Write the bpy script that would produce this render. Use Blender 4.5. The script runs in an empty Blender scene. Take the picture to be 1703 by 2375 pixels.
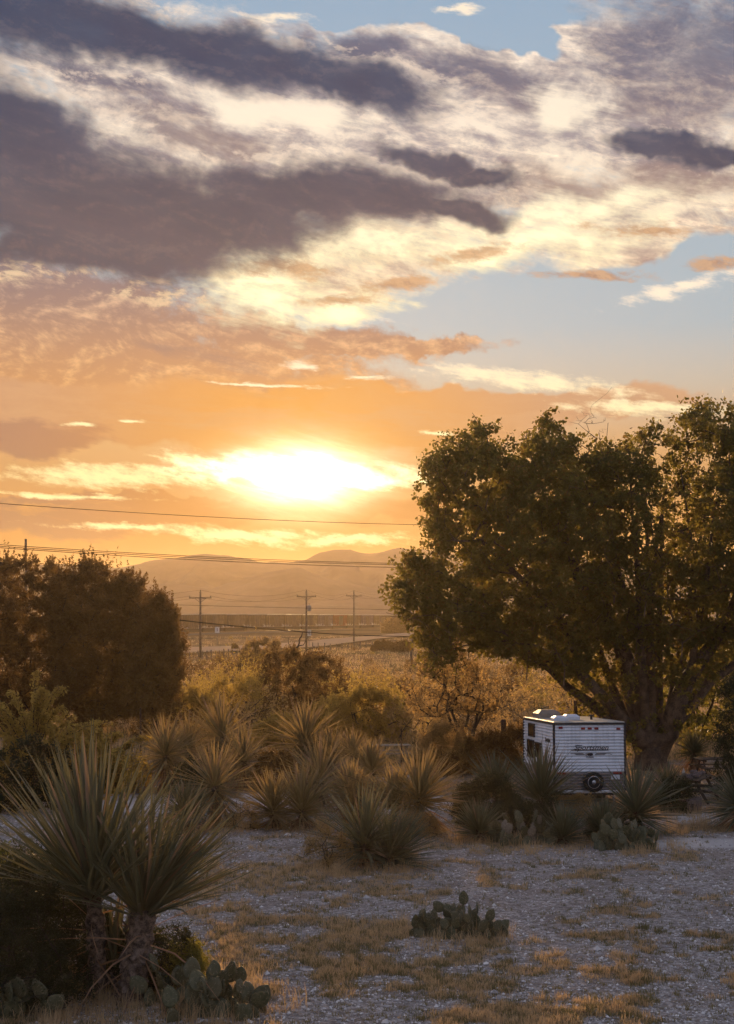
import bpy, math, random
import numpy as np
from mathutils import Vector, Matrix

# ------------------------------------------------------------------ scene, camera, sky, sun
scene = bpy.context.scene
COL = scene.collection
F = 3299.0            # focal length in photo pixels (50 mm lens)
EYE = 6.9             # camera height
HOR = 1408.0          # horizon row of the photo
CXP = 851.5
cam_d = bpy.data.cameras.new('camera'); cam = bpy.data.objects.new('camera', cam_d); COL.objects.link(cam)
cam.location = (0, 0, EYE); cam.rotation_euler = (math.radians(90), 0, 0)
cam_d.lens = 50; cam_d.sensor_width = 36; cam_d.sensor_fit = 'AUTO'
cam_d.shift_y = (HOR - 1187.5) / 2375.0
cam_d.clip_start = 0.1; cam_d.clip_end = 40000
scene.camera = cam
scene.view_settings.view_transform = 'Standard'; scene.view_settings.look = 'None'
scene.view_settings.exposure = 0.0; scene.view_settings.gamma = 1.0
scene.render.resolution_x = 734; scene.render.resolution_y = 1024

SUN_PX = (700, 1106)
SUN_AZ = math.atan2(SUN_PX[0] - CXP, F)                     # clockwise from +Y
SUN_EL = math.atan2(HOR - SUN_PX[1], math.hypot(F, SUN_PX[0] - CXP))
sun_dir = Vector((math.sin(SUN_AZ) * math.cos(SUN_EL), math.cos(SUN_AZ) * math.cos(SUN_EL), math.sin(SUN_EL)))
sl = bpy.data.lights.new('sun', 'SUN'); sl.energy = 5.0; sl.angle = math.radians(1.5); sl.color = (1.0, 0.62, 0.28)
so = bpy.data.objects.new('sun', sl); COL.objects.link(so)
so.rotation_euler = (-sun_dir).to_track_quat('-Z', 'Y').to_euler(); so.location = (0, 0, 60)

def srgb(r, g, b):
    f = lambda c: (c/255/12.92) if c/255 <= .04045 else ((c/255+.055)/1.055)**2.4
    return (f(r), f(g), f(b), 1.0)

class NT:
    """small expression helper over a node tree"""
    def __init__(s, tree): s.t = tree; s.n = tree.nodes; s.l = tree.links
    def put(s, sock, v):
        if v is None: return
        if isinstance(v, bpy.types.NodeSocket): s.l.new(v, sock)
        else:
            try: sock.default_value = v
            except Exception: sock.default_value = tuple(v)[:3]
    def m(s, op, a, b=None, c=None, clamp=False):
        n = s.n.new('ShaderNodeMath'); n.operation = op; n.use_clamp = clamp
        for i, v in enumerate((a, b, c)): s.put(n.inputs[i], v)
        return n.outputs[0]
    def add(s, a, b): return s.m('ADD', a, b)
    def sub(s, a, b): return s.m('SUBTRACT', a, b)
    def mul(s, a, b): return s.m('MULTIPLY', a, b)
    def mx(s, a, b): return s.m('MAXIMUM', a, b)
    def mn(s, a, b): return s.m('MINIMUM', a, b)
    def ss(s, x, lo, hi, to0=0.0, to1=1.0):
        n = s.n.new('ShaderNodeMapRange'); n.interpolation_type = 'SMOOTHSTEP'
        for i, v in enumerate((x, lo, hi, to0, to1)): s.put(n.inputs[i], v)
        return n.outputs[0]
    def lin(s, x, lo, hi, to0=0.0, to1=1.0):
        n = s.n.new('ShaderNodeMapRange'); n.clamp = True
        for i, v in enumerate((x, lo, hi, to0, to1)): s.put(n.inputs[i], v)
        return n.outputs[0]
    def mix(s, f, a, b, bt='MIX'):
        n = s.n.new('ShaderNodeMix'); n.data_type = 'RGBA'; n.blend_type = bt; n.clamp_factor = True
        s.put(n.inputs[0], f); s.put(n.inputs[6], a); s.put(n.inputs[7], b)
        return n.outputs[2]
    def xyz(s, x, y, z=0.0):
        n = s.n.new('ShaderNodeCombineXYZ')
        for i, v in enumerate((x, y, z)): s.put(n.inputs[i], v)
        return n.outputs[0]
    def sep(s, v):
        n = s.n.new('ShaderNodeSeparateXYZ'); s.put(n.inputs[0], v); return n.outputs
    def noise(s, vec, scale=1.0, detail=6, rough=0.55, dist=0.0, lac=2.0):
        n = s.n.new('ShaderNodeTexNoise'); s.put(n.inputs['Vector'], vec)
        n.inputs['Scale'].default_value = scale; n.inputs['Detail'].default_value = detail
        n.inputs['Roughness'].default_value = rough; n.inputs['Distortion'].default_value = dist
        n.inputs['Lacunarity'].default_value = lac
        return n.outputs['Fac'] if 'Fac' in n.outputs else n.outputs[0]
    def ramp(s, f, stops, interp='LINEAR'):
        n = s.n.new('ShaderNodeValToRGB'); s.put(n.inputs[0], f); r = n.color_ramp; r.interpolation = interp
        while len(r.elements) < len(stops): r.elements.new(0.5)
        for e, (p, c) in zip(r.elements, stops): e.position = p; e.color = c
        return n.outputs[0]
    def scale(s, c, k):
        n = s.n.new('ShaderNodeVectorMath'); n.operation = 'SCALE'; s.put(n.inputs[0], c); s.put(n.inputs['Scale'], k); return n.outputs[0]
    def vadd(s, a, b):
        n = s.n.new('ShaderNodeVectorMath'); n.operation = 'ADD'; s.put(n.inputs[0], a); s.put(n.inputs[1], b); return n.outputs[0]

AMBIENT = 1.55
def build_world():
    w = bpy.data.worlds.new('World'); scene.world = w; w.use_nodes = True
    t = NT(w.node_tree); t.n.clear()
    out = t.n.new('ShaderNodeOutputWorld'); bg = t.n.new('ShaderNodeBackground'); tc = t.n.new('ShaderNodeTexCoord'); d = tc.outputs['Generated']
    x, y, z = t.sep(d)
    az = t.m('ARCTAN2', x, y)
    rad = t.mx(t.m('SQRT', t.add(t.mul(x, x), t.mul(y, y))), 0.05)
    U = t.mul(az, 3.299)
    V = t.mul(t.m('DIVIDE', z, rad), 3.299)
    V = t.mx(V, -0.4)
    def uv(px, py):                                            # a direction given by where the photo shows it
        dx, dz = (px - CXP) / F, (HOR - py) / F
        return math.atan2(dx, 1) * 3.299, dz / math.hypot(dx, 1) * 3.299
    # wind-sheared cloud coordinates: stretched along a line falling gently to the right, finer toward the horizon
    ca, sa = math.cos(math.radians(-13)), math.sin(math.radians(-13))
    vs = t.m('POWER', t.mx(t.add(V, 0.12), 0.03), 0.75)         # compresses bands near the horizon
    P = t.xyz(U, t.mul(V, 1.0), 0.0)
    w1 = t.n.new('ShaderNodeTexNoise'); t.put(w1.inputs['Vector'], P); w1.inputs['Scale'].default_value = 4.5; w1.inputs['Detail'].default_value = 4; w1.inputs['Roughness'].default_value = 0.6
    wx, wy, wz = t.sep(w1.outputs['Color'])
    Uw = t.add(U, t.mul(t.sub(wx, 0.5), 0.26)); Vw = t.add(V, t.mul(t.sub(wy, 0.5), 0.15))
    w2 = t.n.new('ShaderNodeTexNoise'); t.put(w2.inputs['Vector'], P); w2.inputs['Scale'].default_value = 17; w2.inputs['Detail'].default_value = 4; w2.inputs['Roughness'].default_value = 0.62
    x2, y2, z2 = t.sep(w2.outputs['Color'])
    Uf = t.add(Uw, t.mul(t.sub(x2, 0.5), 0.10)); Vf = t.add(Vw, t.mul(t.sub(y2, 0.5), 0.06))
    def blob(px, py, rx, ry, ang=0.0, uu=None, vv=None):
        """soft mass: 1 at centre, 0 at rim, negative outside (sizes in photo pixels, angle + = falls to the right)"""
        u0, v0 = uv(px, py); uu = uu or Uw; vv = vv or Vw
        du, dv = t.sub(uu, u0), t.sub(vv, v0)
        c, s_ = math.cos(math.radians(-ang)), math.sin(math.radians(-ang))
        a = t.m('MULTIPLY_ADD', du, c/(rx/1000), t.mul(dv, s_/(rx/1000)))
        b = t.m('MULTIPLY_ADD', du, -s_/(ry/1000), t.mul(dv, c/(ry/1000)))
        r = t.m('SQRT', t.m('MULTIPLY_ADD', a, a, t.mul(b, b)))
        return t.sub(1.0, r)
    def union(bl, **k):
        o = None
        for b in bl:
            q = blob(*b, **k); o = q if o is None else t.mx(o, q)
        return o
    # streak noise (rotated, stretched) and billow noise
    ur = t.m('MULTIPLY_ADD', U, ca, t.mul(V, sa)); vr = t.m('MULTIPLY_ADD', U, -sa, t.mul(V, ca))
    streak = t.noise(t.xyz(t.mul(ur, 2.2), t.mul(vr, 7.5), 1.7), 1.0, 7, 0.66, 0.25)
    streak2 = t.noise(t.xyz(t.mul(U, 3.2), t.mul(V, 15.0), 4.2), 1.0, 7, 0.66, 0.3)
    wisp = t.noise(t.xyz(t.mul(ur, 7.0), t.mul(vr, 44.0), 6.1), 1.0, 5, 0.65, 0.3)
    bvec = t.xyz(t.mul(ur, 6.0), t.mul(vr, 11.0), 9.0)
    billow = t.noise(bvec, 1.0, 8, 0.64, 0.25)
    fine = t.noise(t.xyz(t.mul(ur, 15.0), t.mul(vr, 27.0), 3.0), 1.0, 6, 0.68, 0.2)
    # the same cloud stuff sampled a little nearer the sun: the difference lights the sides that face it
    su_, sv_ = uv(*SUN_PX); dx_, dy_ = t.sub(su_, U), t.sub(sv_, V)
    dl = t.m('DIVIDE', 0.016, t.mx(t.m('SQRT', t.add(t.mul(dx_, dx_), t.mul(dy_, dy_))), 0.05))
    U3, V3 = t.m('MULTIPLY_ADD', dx_, dl, U), t.m('MULTIPLY_ADD', dy_, dl, V)
    ur3 = t.m('MULTIPLY_ADD', U3, ca, t.mul(V3, sa)); vr3 = t.m('MULTIPLY_ADD', U3, -sa, t.mul(V3, ca))
    billow3 = t.noise(t.xyz(t.mul(ur3, 6.0), t.mul(vr3, 11.0), 9.0), 1.0, 8, 0.64, 0.25)
    lit = t.mul(t.sub(billow, billow3), 9.0)                     # about -1..1
    # ---------------- clear sky: Nishita daylight plus a warm band low down
    sk = t.n.new('ShaderNodeTexSky'); sk.sky_type = 'NISHITA'; sk.sun_disc = False
    sk.sun_elevation = SUN_EL; sk.sun_rotation = SUN_AZ
    sk.altitude = 1200; sk.air_density = 1.0; sk.dust_density = 1.0; sk.ozone_density = 2.0
    nish = t.scale(sk.outputs[0], 0.10)
    Vn = t.lin(V, -0.1, 2.4)
    def q(py): return ((HOR - py)/1000 + 0.1)/2.5
    lowsky = t.ramp(Vn, [(0.0, srgb(180,120,75)), (q(1400), srgb(212,140,82)), (q(1250), srgb(222,150,74)), (q(1040), srgb(214,164,112)),
                         (q(900), srgb(190,182,168)), (q(760), srgb(164,182,192)), (q(450), srgb(164,188,204)), (q(0), srgb(150,180,206)), (1.0, srgb(110,140,190))])
    sky = t.mix(t.ss(V, 0.2, 1.0, 0.03, 0.2), lowsky, nish)
    # away from the sunset the sky is plain dusk blue
    back = t.ss(t.m('ABSOLUTE', U), 0.9, 4.5)
    sky = t.mix(back, sky, t.mix(t.ss(V, 0.0, 2.0), srgb(168,160,186), srgb(124,146,196)))
    su, sv = uv(*SUN_PX)
    def rs(sx, sy):
        a = t.mul(t.sub(U, su), 1/sx); b = t.mul(t.sub(V, sv), 1/sy)
        return t.m('SQRT', t.m('MULTIPLY_ADD', a, a, t.mul(b, b)))
    rs1 = rs(1.0, 0.8)
    near = t.m('EXPONENT', t.mul(rs1, -3.6))                  # 1 at the sun
    wide = t.m('EXPONENT', t.mul(rs1, -1.5))
    sky = t.vadd(sky, t.scale(srgb(255,196,96), t.mul(near, 0.22)))
    soft = t.noise(t.xyz(t.mul(ur, 3.2), t.mul(vr, 6.5), 5.0), 1.0, 4, 0.55, 0.2)
    Us = t.add(U, t.mul(t.sub(wx, 0.5), 0.10)); Vs = t.add(V, t.mul(t.sub(streak2, 0.5), 0.06))
    # ---------------- high bright veil
    cream = t.mix(t.ss(V, 0.35, 1.25), srgb(255,230,176), srgb(250,234,216))
    tan_ = t.mix(t.ss(V, 0.3, 1.1), srgb(200,150,108), srgb(158,150,156))
    veilmask = union([(620,330,1000,330,8),(1500,470,420,200,-12),(1250,250,700,330,5),(820,610,330,110,0)])
    bluehole = union([(1450,745,560,112,-8),(900,10,360,42,4),(1120,60,150,45,20)])
    vd = t.add(t.mul(veilmask, 1.3), t.mul(t.sub(streak, 0.5), 2.4))
    vd = t.add(vd, t.mul(t.sub(fine, 0.5), 1.0))
    vd = t.sub(vd, t.mul(t.ss(t.add(bluehole, t.mul(t.sub(fine, .5), .5)), -0.50, 0.40), 2.8))
    vmix = t.add(t.add(t.mul(billow, .45), t.mul(streak, .38)), t.mul(fine, .15))
    vcol = t.mix(t.ss(t.sub(vmix, t.mul(lit, .08)), 0.38, 0.60), cream, tan_)
    vcol = t.vadd(vcol, t.scale(srgb(255,226,180), t.mul(t.ss(t.add(t.mul(wisp, .5), t.mul(streak2, .5)), 0.50, 0.64), 0.30)))
    sky = t.mix(t.ss(vd, -0.15, 0.60), sky, vcol)
    # soft mauve-grey patches inside the veil
    pat = union([(1640,140,340,200,12),(1150,190,240,70,12),(1330,430,240,60,8),(1600,420,220,60,8),(430,300,280,60,12),(850,100,180,40,5),(250,190,200,34,14),(1500,240,120,60,0)])
    pd = t.add(t.mul(pat, 1.25), t.mul(t.sub(billow, 0.48), 2.2)); pd = t.add(pd, t.mul(t.sub(fine, 0.5), .5))
    pcol = t.mix(t.ss(V, 0.9, 1.3), srgb(150,128,124), srgb(84,94,122))
    pcol = t.mix(t.ss(t.add(t.mul(lit, .4), t.mul(t.sub(soft, .5), 1.4)), -0.2, 1.0), pcol, srgb(206,186,170))
    sky = t.mix(t.mul(t.ss(pd, -0.1, 0.9), 0.85), sky, pcol)
    # ---------------- brown-mauve bank low on the left and the flat orange deck over the sun
    bank = union([(120,760,520,170,4),(420,850,500,90,3),(700,780,330,60,6),(960,800,190,28,-4),(60,900,600,110,0)], uu=Uf, vv=Vf)
    bd = t.add(t.mul(bank, 1.5), t.mul(t.sub(billow, 0.5), 2.0)); bd = t.add(bd, t.mul(t.sub(fine, 0.5), .8))
    bcol = t.mix(t.ss(V, 0.42, 0.80), srgb(202,146,98), srgb(124,114,124))
    bcol = t.mix(t.ss(t.add(t.mul(lit, .7), t.mul(t.sub(fine, .5), .7)), -0.3, 1.3), bcol, t.mix(t.ss(V, .45, .8), srgb(240,186,128), srgb(206,176,156)))
    bcol = t.mix(t.mul(t.ss(streak, 0.5, 0.68), 0.5), bcol, srgb(128,110,116))
    bcol = t.vadd(bcol, t.scale(srgb(255,176,80), t.mul(near, 0.22)))
    sky = t.mix(t.ss(bd, -0.25, 0.45), sky, bcol)
    deck = union([(420,965,900,92,1),(1150,930,520,40,3)])
    dd = t.add(t.mul(deck, 2.2), t.mul(t.sub(streak2, 0.5), 1.7))
    dcol = t.mix(t.ss(rs1, 0.10, 0.75), srgb(232,160,74), srgb(196,150,118))
    dcol = t.mix(t.mul(t.ss(streak2, 0.46, 0.66), 0.4), dcol, srgb(214,168,128))
    sky = t.mix(t.mul(t.ss(dd, -0.10, 0.5), 0.9), sky, dcol)
    # ---------------- orange streak clouds below the sun
    low = union([(100,1205,420,34,2),(480,1190,600,34,1),(880,1190,300,30,-2),(60,1010,300,40,0),(300,1160,400,12,1)])
    ld = t.add(t.mul(low, 1.5), t.mul(t.sub(streak2, 0.5), 2.4)); ld = t.add(ld, t.mul(t.sub(wisp, 0.5), 1.4))
    lcol = t.mix(t.ss(rs1, 0.10, 0.7), srgb(222,144,62), srgb(164,122,106))
    sky = t.mix(t.mul(t.ss(ld, -0.15, 0.7), 0.9), sky, lcol)
    sky = t.scale(sky, t.ss(V, 0.10, 0.62, 0.56, 1.0))
    Us = t.add(U, t.mul(t.sub(wx, 0.5), 0.10)); Vs = t.add(V, t.mul(t.sub(streak2, 0.5), 0.06))
    # ---------------- bright gaps (sunlit edges), frayed along the wind
    gaps = union([(270,1105,330,34,2),(470,1070,120,24,6),(640,1105,330,30,1),(880,1118,150,26,0),(560,1245,300,22,3),(780,1258,220,16,-2),(300,1225,220,12,3),(150,1150,220,9,2),
                  (190,984,56,10,0),(316,975,44,8,0),(780,735,130,30,4),(700,845,44,10,0),(1010,1000,70,6,6),(850,876,80,7,3),(1200,880,300,30,7),(1480,945,220,22,5),(1580,668,200,24,-12),(600,890,200,7,2),(640,40,110,16,4),(1060,20,60,16,0)], uu=Us, vv=Vs)
    gn = t.add(t.mul(t.sub(wisp, 0.5), 2.0), t.mul(t.sub(fine, 0.5), 2.4))
    gd = t.add(t.mul(gaps, 1.25), gn)
    sky = t.mix(t.ss(gd, 0.0, 1.15), sky, t.mix(t.ss(V, 0.3, 0.7), srgb(255,240,176), srgb(255,238,214)))
    # golden, strongly lit broken cloud around (600, 620) and the pale break at the upper right
    gl = union([(620,650,180,120,0),(860,580,320,70,2),(1200,560,420,56,-10),(1310,240,120,70,0),(640,255,300,44,8),(1250,500,440,44,-10),(780,700,160,40,0)])
    gld = t.add(t.mul(gl, 1.15), t.add(t.mul(t.sub(0.5, billow), 2.2), t.mul(t.sub(wisp, .5), 1.1)))
    sky = t.mix(t.mul(t.ss(gld, -0.10, 0.85), 0.95), sky, t.mix(t.ss(V, 0.7, 1.2), srgb(255,242,196), srgb(255,240,218)))
    sky = t.vadd(sky, t.scale((.34,.26,.16), t.mul(t.ss(gld, 0.45, 1.1), t.ss(V, 1.15, .75))))
    spots = union([(680,625,150,40,4),(930,655,140,26,-10),(790,695,130,20,-3),(1500,530,180,24,4),(1380,640,170,18,4),(1660,615,90,22,0),(1100,590,160,22,-8)], uu=Us, vv=Vs)
    sd = t.add(t.mul(spots, 1.0), t.add(t.mul(t.sub(fine, .5), 2.4), t.mul(t.sub(wisp, .5), 1.6)))
    sky = t.mix(t.mul(t.ss(sd, 0.0, 0.9), .85), sky, t.mix(t.ss(fine, .4, .6), srgb(170,124,96), srgb(206,160,120)))
    # ---------------- dark slate cloud bars
    d1 = union([(60,40,420,95,4),(420,110,460,80,8),(780,180,290,60,15)])
    d2 = union([(60,440,520,165,6),(350,490,560,120,2),(20,290,260,120,28),(740,450,440,80,3),(1040,480,190,42,8),(220,580,400,62,2)])
    d3 = union([(1000,368,130,32,14),(1120,405,110,28,8),(1560,330,160,28,8),(1680,352,130,34,6)])
    dark = t.mx(t.mx(d1, d2), d3)
    soft = t.noise(t.xyz(t.mul(ur, 3.2), t.mul(vr, 6.5), 5.0), 1.0, 4, 0.55, 0.2)
    dk = t.add(t.mul(dark, 1.25), t.mul(t.sub(soft, 0.5), 0.95))
    dk = t.add(dk, t.add(t.mul(t.sub(billow, 0.5), 0.8), t.mul(t.sub(fine, 0.5), 0.35)))
    dkf = t.ss(dk, -0.28, 0.58)
    dcol2 = t.mix(t.ss(V, 0.85, 1.22), srgb(54,66,90), srgb(20,58,94))
    dcol2 = t.mix(t.mul(t.ss(t.add(t.mul(soft, .75), t.mul(billow, .25)), 0.40, 0.66), 0.6), dcol2, t.mix(t.ss(V, 0.9, 1.2), srgb(80,82,100), srgb(58,86,118)))
    dcol2 = t.mix(t.mul(t.ss(t.add(lit, t.mul(t.sub(fine, .5), 1.0)), 0.0, 1.4), 0.16), dcol2, srgb(132,124,132))
    edge = t.mul(t.ss(dk, -0.55, -0.10), t.ss(t.add(lit, t.mul(t.sub(fine, .5), 2.5)), -0.2, 0.8))
    sky = t.mix(t.mul(edge, 0.55), sky, t.mix(t.ss(V, 0.7, 1.1), srgb(255,228,180), srgb(246,226,206)))
    sky = t.mix(t.mul(dkf, 0.97), sky, dcol2)
    # ---------------- the sun behind thin cloud
    g1 = t.m('EXPONENT', t.mul(t.m('POWER', rs(0.135, 0.066), 2.0), -1.0))
    g2 = t.m('EXPONENT', t.mul(rs(0.10, 0.075), -1.0))
    g3 = t.m('EXPONENT', t.mul(rs(0.42, 0.24), -1.0))
    band = t.mul(t.ss(t.add(blob(700, 1098, 330, 46, 0), t.mul(gn, .30)), -0.05, 0.5), 1.0)
    sky = t.vadd(sky, t.scale((1.0, 0.90, 0.62), t.mul(band, t.ss(streak2, .35, .65, .5, 1.1))))
    sky = t.vadd(sky, t.scale((1.0, 0.88, 0.60), t.mul(g1, t.ss(wisp, .3, .7, 2.0, 3.2))))
    sky = t.vadd(sky, t.scale((1.0, 0.62, 0.18), t.mul(g2, 0.55)))
    sky = t.vadd(sky, t.scale((1.0, 0.50, 0.12), t.mul(g3, 0.03)))
    t.put(bg.inputs['Color'], sky); bg.inputs['Strength'].default_value = 1.0
    # the rest of the dome: unseen Nishita and grey-blue tones, brightened as fill light
    sk2 = t.n.new('ShaderNodeTexSky'); sk2.sky_type = 'NISHITA'; sk2.sun_disc = False
    sk2.sun_elevation = SUN_EL; sk2.sun_rotation = SUN_AZ; sk2.altitude = 1200; sk2.ozone_density = 2.0
    bg2 = t.n.new('ShaderNodeBackground')
    side = t.mix(t.ss(t.m('ABSOLUTE', U), 0.5, 4.0), srgb(212,178,148), srgb(148,146,164))
    over = t.mix(t.ss(V, 0.2, 2.2), side, srgb(144,148,170))
    t.put(bg2.inputs['Color'], t.mix(0.25, over, t.scale(sk2.outputs[0], 0.10)))
    bg2.inputs['Strength'].default_value = AMBIENT
    ms = t.n.new('ShaderNodeMixShader')
    o1 = t.m('GREATER_THAN', t.m('ABSOLUTE', U), 1.15); o2 = t.m('GREATER_THAN', V, 1.75)
    t.put(ms.inputs[0], t.mx(o1, o2)); t.l.new(bg.outputs[0], ms.inputs[1]); t.l.new(bg2.outputs[0], ms.inputs[2])
    t.l.new(ms.outputs[0], out.inputs[0])
build_world()

# ------------------------------------------------------------------ placement helpers
def P(px, py, D): return Vector(((px - CXP) * D / F, D, EYE - (py - HOR) * D / F))
def dist_of(py, z=0.0): return (EYE - z) * F / (py - HOR)
def G(px, py):
    D = dist_of(py); return Vector(((px - CXP) * D / F, D, 0.0))
def mpp(D): return D / F                                        # metres per photo pixel at distance D

def tag(o, label=None, cat=None, group=None, kind=None):
    if label: o['label'] = label
    if cat: o['category'] = cat
    if group: o['group'] = group
    if kind: o['kind'] = kind
    return o
def empty(name, loc=(0,0,0), rz=0.0, label=None, cat=None, group=None):
    o = bpy.data.objects.new(name, None); COL.objects.link(o); o.empty_display_size = 0.2
    o.location = loc; o.rotation_euler = (0, 0, rz)
    return tag(o, label, cat, group)
def link_mesh(name, me, parent=None, mat=None, loc=None):
    o = bpy.data.objects.new(name, me); COL.objects.link(o)
    if mat: me.materials.clear(); me.materials.append(mat)
    if parent: o.parent = parent
    if loc is not None: o.location = loc
    return o
def np_mesh(name, V, Fc, smooth=False):
    """V (n,3), Fc (m,k) arrays -> mesh"""
    V = np.ascontiguousarray(V, dtype=np.float32).reshape(-1, 3); Fc = np.ascontiguousarray(Fc, dtype=np.int32)
    me = bpy.data.meshes.new(name); m, k = Fc.shape
    me.vertices.add(len(V)); me.vertices.foreach_set('co', V.ravel())
    me.loops.add(m * k); me.loops.foreach_set('vertex_index', Fc.ravel())
    me.polygons.add(m); me.polygons.foreach_set('loop_start', np.arange(0, m * k, k, dtype=np.int32))
    me.polygons.foreach_set('use_smooth', np.full(m, smooth, dtype=bool))
    me.update(calc_edges=True); me.validate()
    return me
class MB:
    """collects boxes, tubes and prisms into one mesh"""
    def __init__(s): s.v = []; s.f = []
    def addvf(s, vs, fs):
        b = len(s.v); s.v += [tuple(v) for v in vs]; s.f += [tuple(i + b for i in f) for f in fs]; return s
    def box(s, c, size, M=None, bev=0.0):
        x, y, z = size[0]/2, size[1]/2, size[2]/2
        if bev <= 0:
            vs = [Vector((sx*x, sy*y, sz*z)) for sz in (-1,1) for sy in (-1,1) for sx in (-1,1)]
            fs = [(0,2,3,1),(4,5,7,6),(0,1,5,4),(2,6,7,3),(0,4,6,2),(1,3,7,5)]
        else:
            b = min(bev, x*.49, y*.49, z*.49); vs = []; 
            ring = [(-x+b,-y),(x-b,-y),(x,-y+b),(x,y-b),(x-b,y),(-x+b,y),(-x,y-b),(-x,-y+b)]
            rin = [(-x+2*b if 0 else -x+b, -y+b),(x-b,-y+b),(x-b,-y+b),(x-b,y-b),(x-b,y-b),(-x+b,y-b),(-x+b,y-b),(-x+b,-y+b)]
            for (rr, zz) in ((rin,-z),(ring,-z+b),(ring,z-b),(rin,z)): vs += [Vector((p[0],p[1],zz)) for p in rr]
            fs = []
            for k in range(3):
                for i in range(8): fs.append((k*8+i, k*8+(i+1)%8, (k+1)*8+(i+1)%8, (k+1)*8+i))
            fs += [tuple(reversed(range(8))), tuple(range(24,32))]
        c = Vector(c)
        vs = [((M @ v) if M else v) + c for v in vs]
        return s.addvf(vs, fs)
    def tube(s, pts, radii, n=8, caps=True):
        pts = [Vector(p) for p in pts]
        if not hasattr(radii, '__len__'): radii = [radii]*len(pts)
        vs = []; fs = []
        t0 = (pts[1]-pts[0]).normalized(); u = t0.orthogonal().normalized()
        for i, p in enumerate(pts):
            a = pts[max(i-1,0)]; b = pts[min(i+1,len(pts)-1)]; t = (b-a).normalized()
            u = (u - t*u.dot(t)).normalized(); w = t.cross(u)
            for k in range(n):
                an = 2*math.pi*k/n; vs.append(p + (u*math.cos(an) + w*math.sin(an))*radii[i])
        for i in range(len(pts)-1):
            for k in range(n): fs.append((i*n+k, i*n+(k+1)%n, (i+1)*n+(k+1)%n, (i+1)*n+k))
        if caps: fs += [tuple(reversed(range(n))), tuple(range((len(pts)-1)*n, len(pts)*n))]
        return s.addvf(vs, fs)
    def prism(s, poly, z0, z1, M=None):
        n = len(poly); vs = [Vector((p[0],p[1],z0)) for p in poly] + [Vector((p[0],p[1],z1)) for p in poly]
        if M: vs = [M @ v for v in vs]
        fs = [tuple(reversed(range(n))), tuple(range(n,2*n))] + [(i,(i+1)%n,n+(i+1)%n,n+i) for i in range(n)]
        return s.addvf(vs, fs)
    def lathe(s, prof, n=16, M=None):
        vs = []; fs = []
        for r, z in prof:
            for k in range(n):
                a = 2*math.pi*k/n; vs.append(Vector((r*math.cos(a), r*math.sin(a), z)))
        if M: vs = [M @ v for v in vs]
        for i in range(len(prof)-1):
            for k in range(n): fs.append((i*n+k, i*n+(k+1)%n, (i+1)*n+(k+1)%n, (i+1)*n+k))
        fs += [tuple(reversed(range(n))), tuple(range((len(prof)-1)*n, len(prof)*n))]
        return s.addvf(vs, fs)
    def mesh(s, name, smooth=False):
        me = bpy.data.meshes.new(name); me.from_pydata([tuple(v) for v in s.v], [], s.f); me.update()
        if smooth:
            for p in me.polygons: p.use_smooth = True
        return me
    def build(s, name, mat, parent=None, smooth=False, loc=None):
        return link_mesh(name, s.mesh(name, smooth), parent, mat, loc)
def copy_thing(root, loc, rz, scale=None, label=None, group=None):
    r = root.copy(); COL.objects.link(r); r.location = loc; r.rotation_euler = (0, 0, rz)
    if scale is not None: r.scale = scale if hasattr(scale, '__len__') else (scale,)*3
    if label: r['label'] = label
    if group: r['group'] = group
    for ch in list(root.children):
        c = ch.copy(); COL.objects.link(c); c.parent = r
        for g in list(ch.children):
            d = g.copy(); COL.objects.link(d); d.parent = c
    return r

# value noise in numpy, for terrain and vegetation masks
def hash2(ix, iy, seed):
    h = (ix.astype(np.int64) * 374761393 + iy.astype(np.int64) * 668265263 + seed * 1442695041) & 0xffffffff
    h = ((h ^ (h >> 13)) * 1274126177) & 0xffffffff
    return ((h ^ (h >> 16)) & 0xffffff) / float(0xffffff)
def vnoise(x, y, seed=0):
    ix, iy = np.floor(x), np.floor(y); fx, fy = x - ix, y - iy
    fx = fx*fx*(3-2*fx); fy = fy*fy*(3-2*fy)
    a = hash2(ix, iy, seed); b = hash2(ix+1, iy, seed); c = hash2(ix, iy+1, seed); d = hash2(ix+1, iy+1, seed)
    return (a*(1-fx)+b*fx)*(1-fy) + (c*(1-fx)+d*fx)*fy
def fbm(x, y, oct=5, seed=0, rough=0.5):
    s = np.zeros_like(x, dtype=float); a = 1; tot = 0
    for k in range(oct): s += a*vnoise(x*2**k, y*2**k, seed+k*17); tot += a; a *= rough
    return s/tot

# ------------------------------------------------------------------ materials
MATS = {}
def new_mat(name):
    m = bpy.data.materials.new(name); m.use_nodes = True; t = NT(m.node_tree); t.n.clear()
    out = t.n.new('ShaderNodeOutputMaterial'); MATS[name] = m
    return m, t, out
def pbsdf(t, out, col, rough=0.7, metal=0.0, spec=0.3, bump=None, bstr=0.3, bdist=0.02):
    b = t.n.new('ShaderNodeBsdfPrincipled'); t.put(b.inputs['Base Color'], col); t.put(b.inputs['Roughness'], rough)
    t.put(b.inputs['Metallic'], metal); t.put(b.inputs['Specular IOR Level'], spec)
    if bump is not None:
        n = t.n.new('ShaderNodeBump'); n.inputs['Strength'].default_value = bstr; n.inputs['Distance'].default_value = bdist
        t.put(n.inputs['Height'], bump); t.l.new(n.outputs[0], b.inputs['Normal'])
    t.l.new(b.outputs[0], out.inputs[0]); return b
def objco(t):
    return t.n.new('ShaderNodeTexCoord').outputs['Object']
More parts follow.
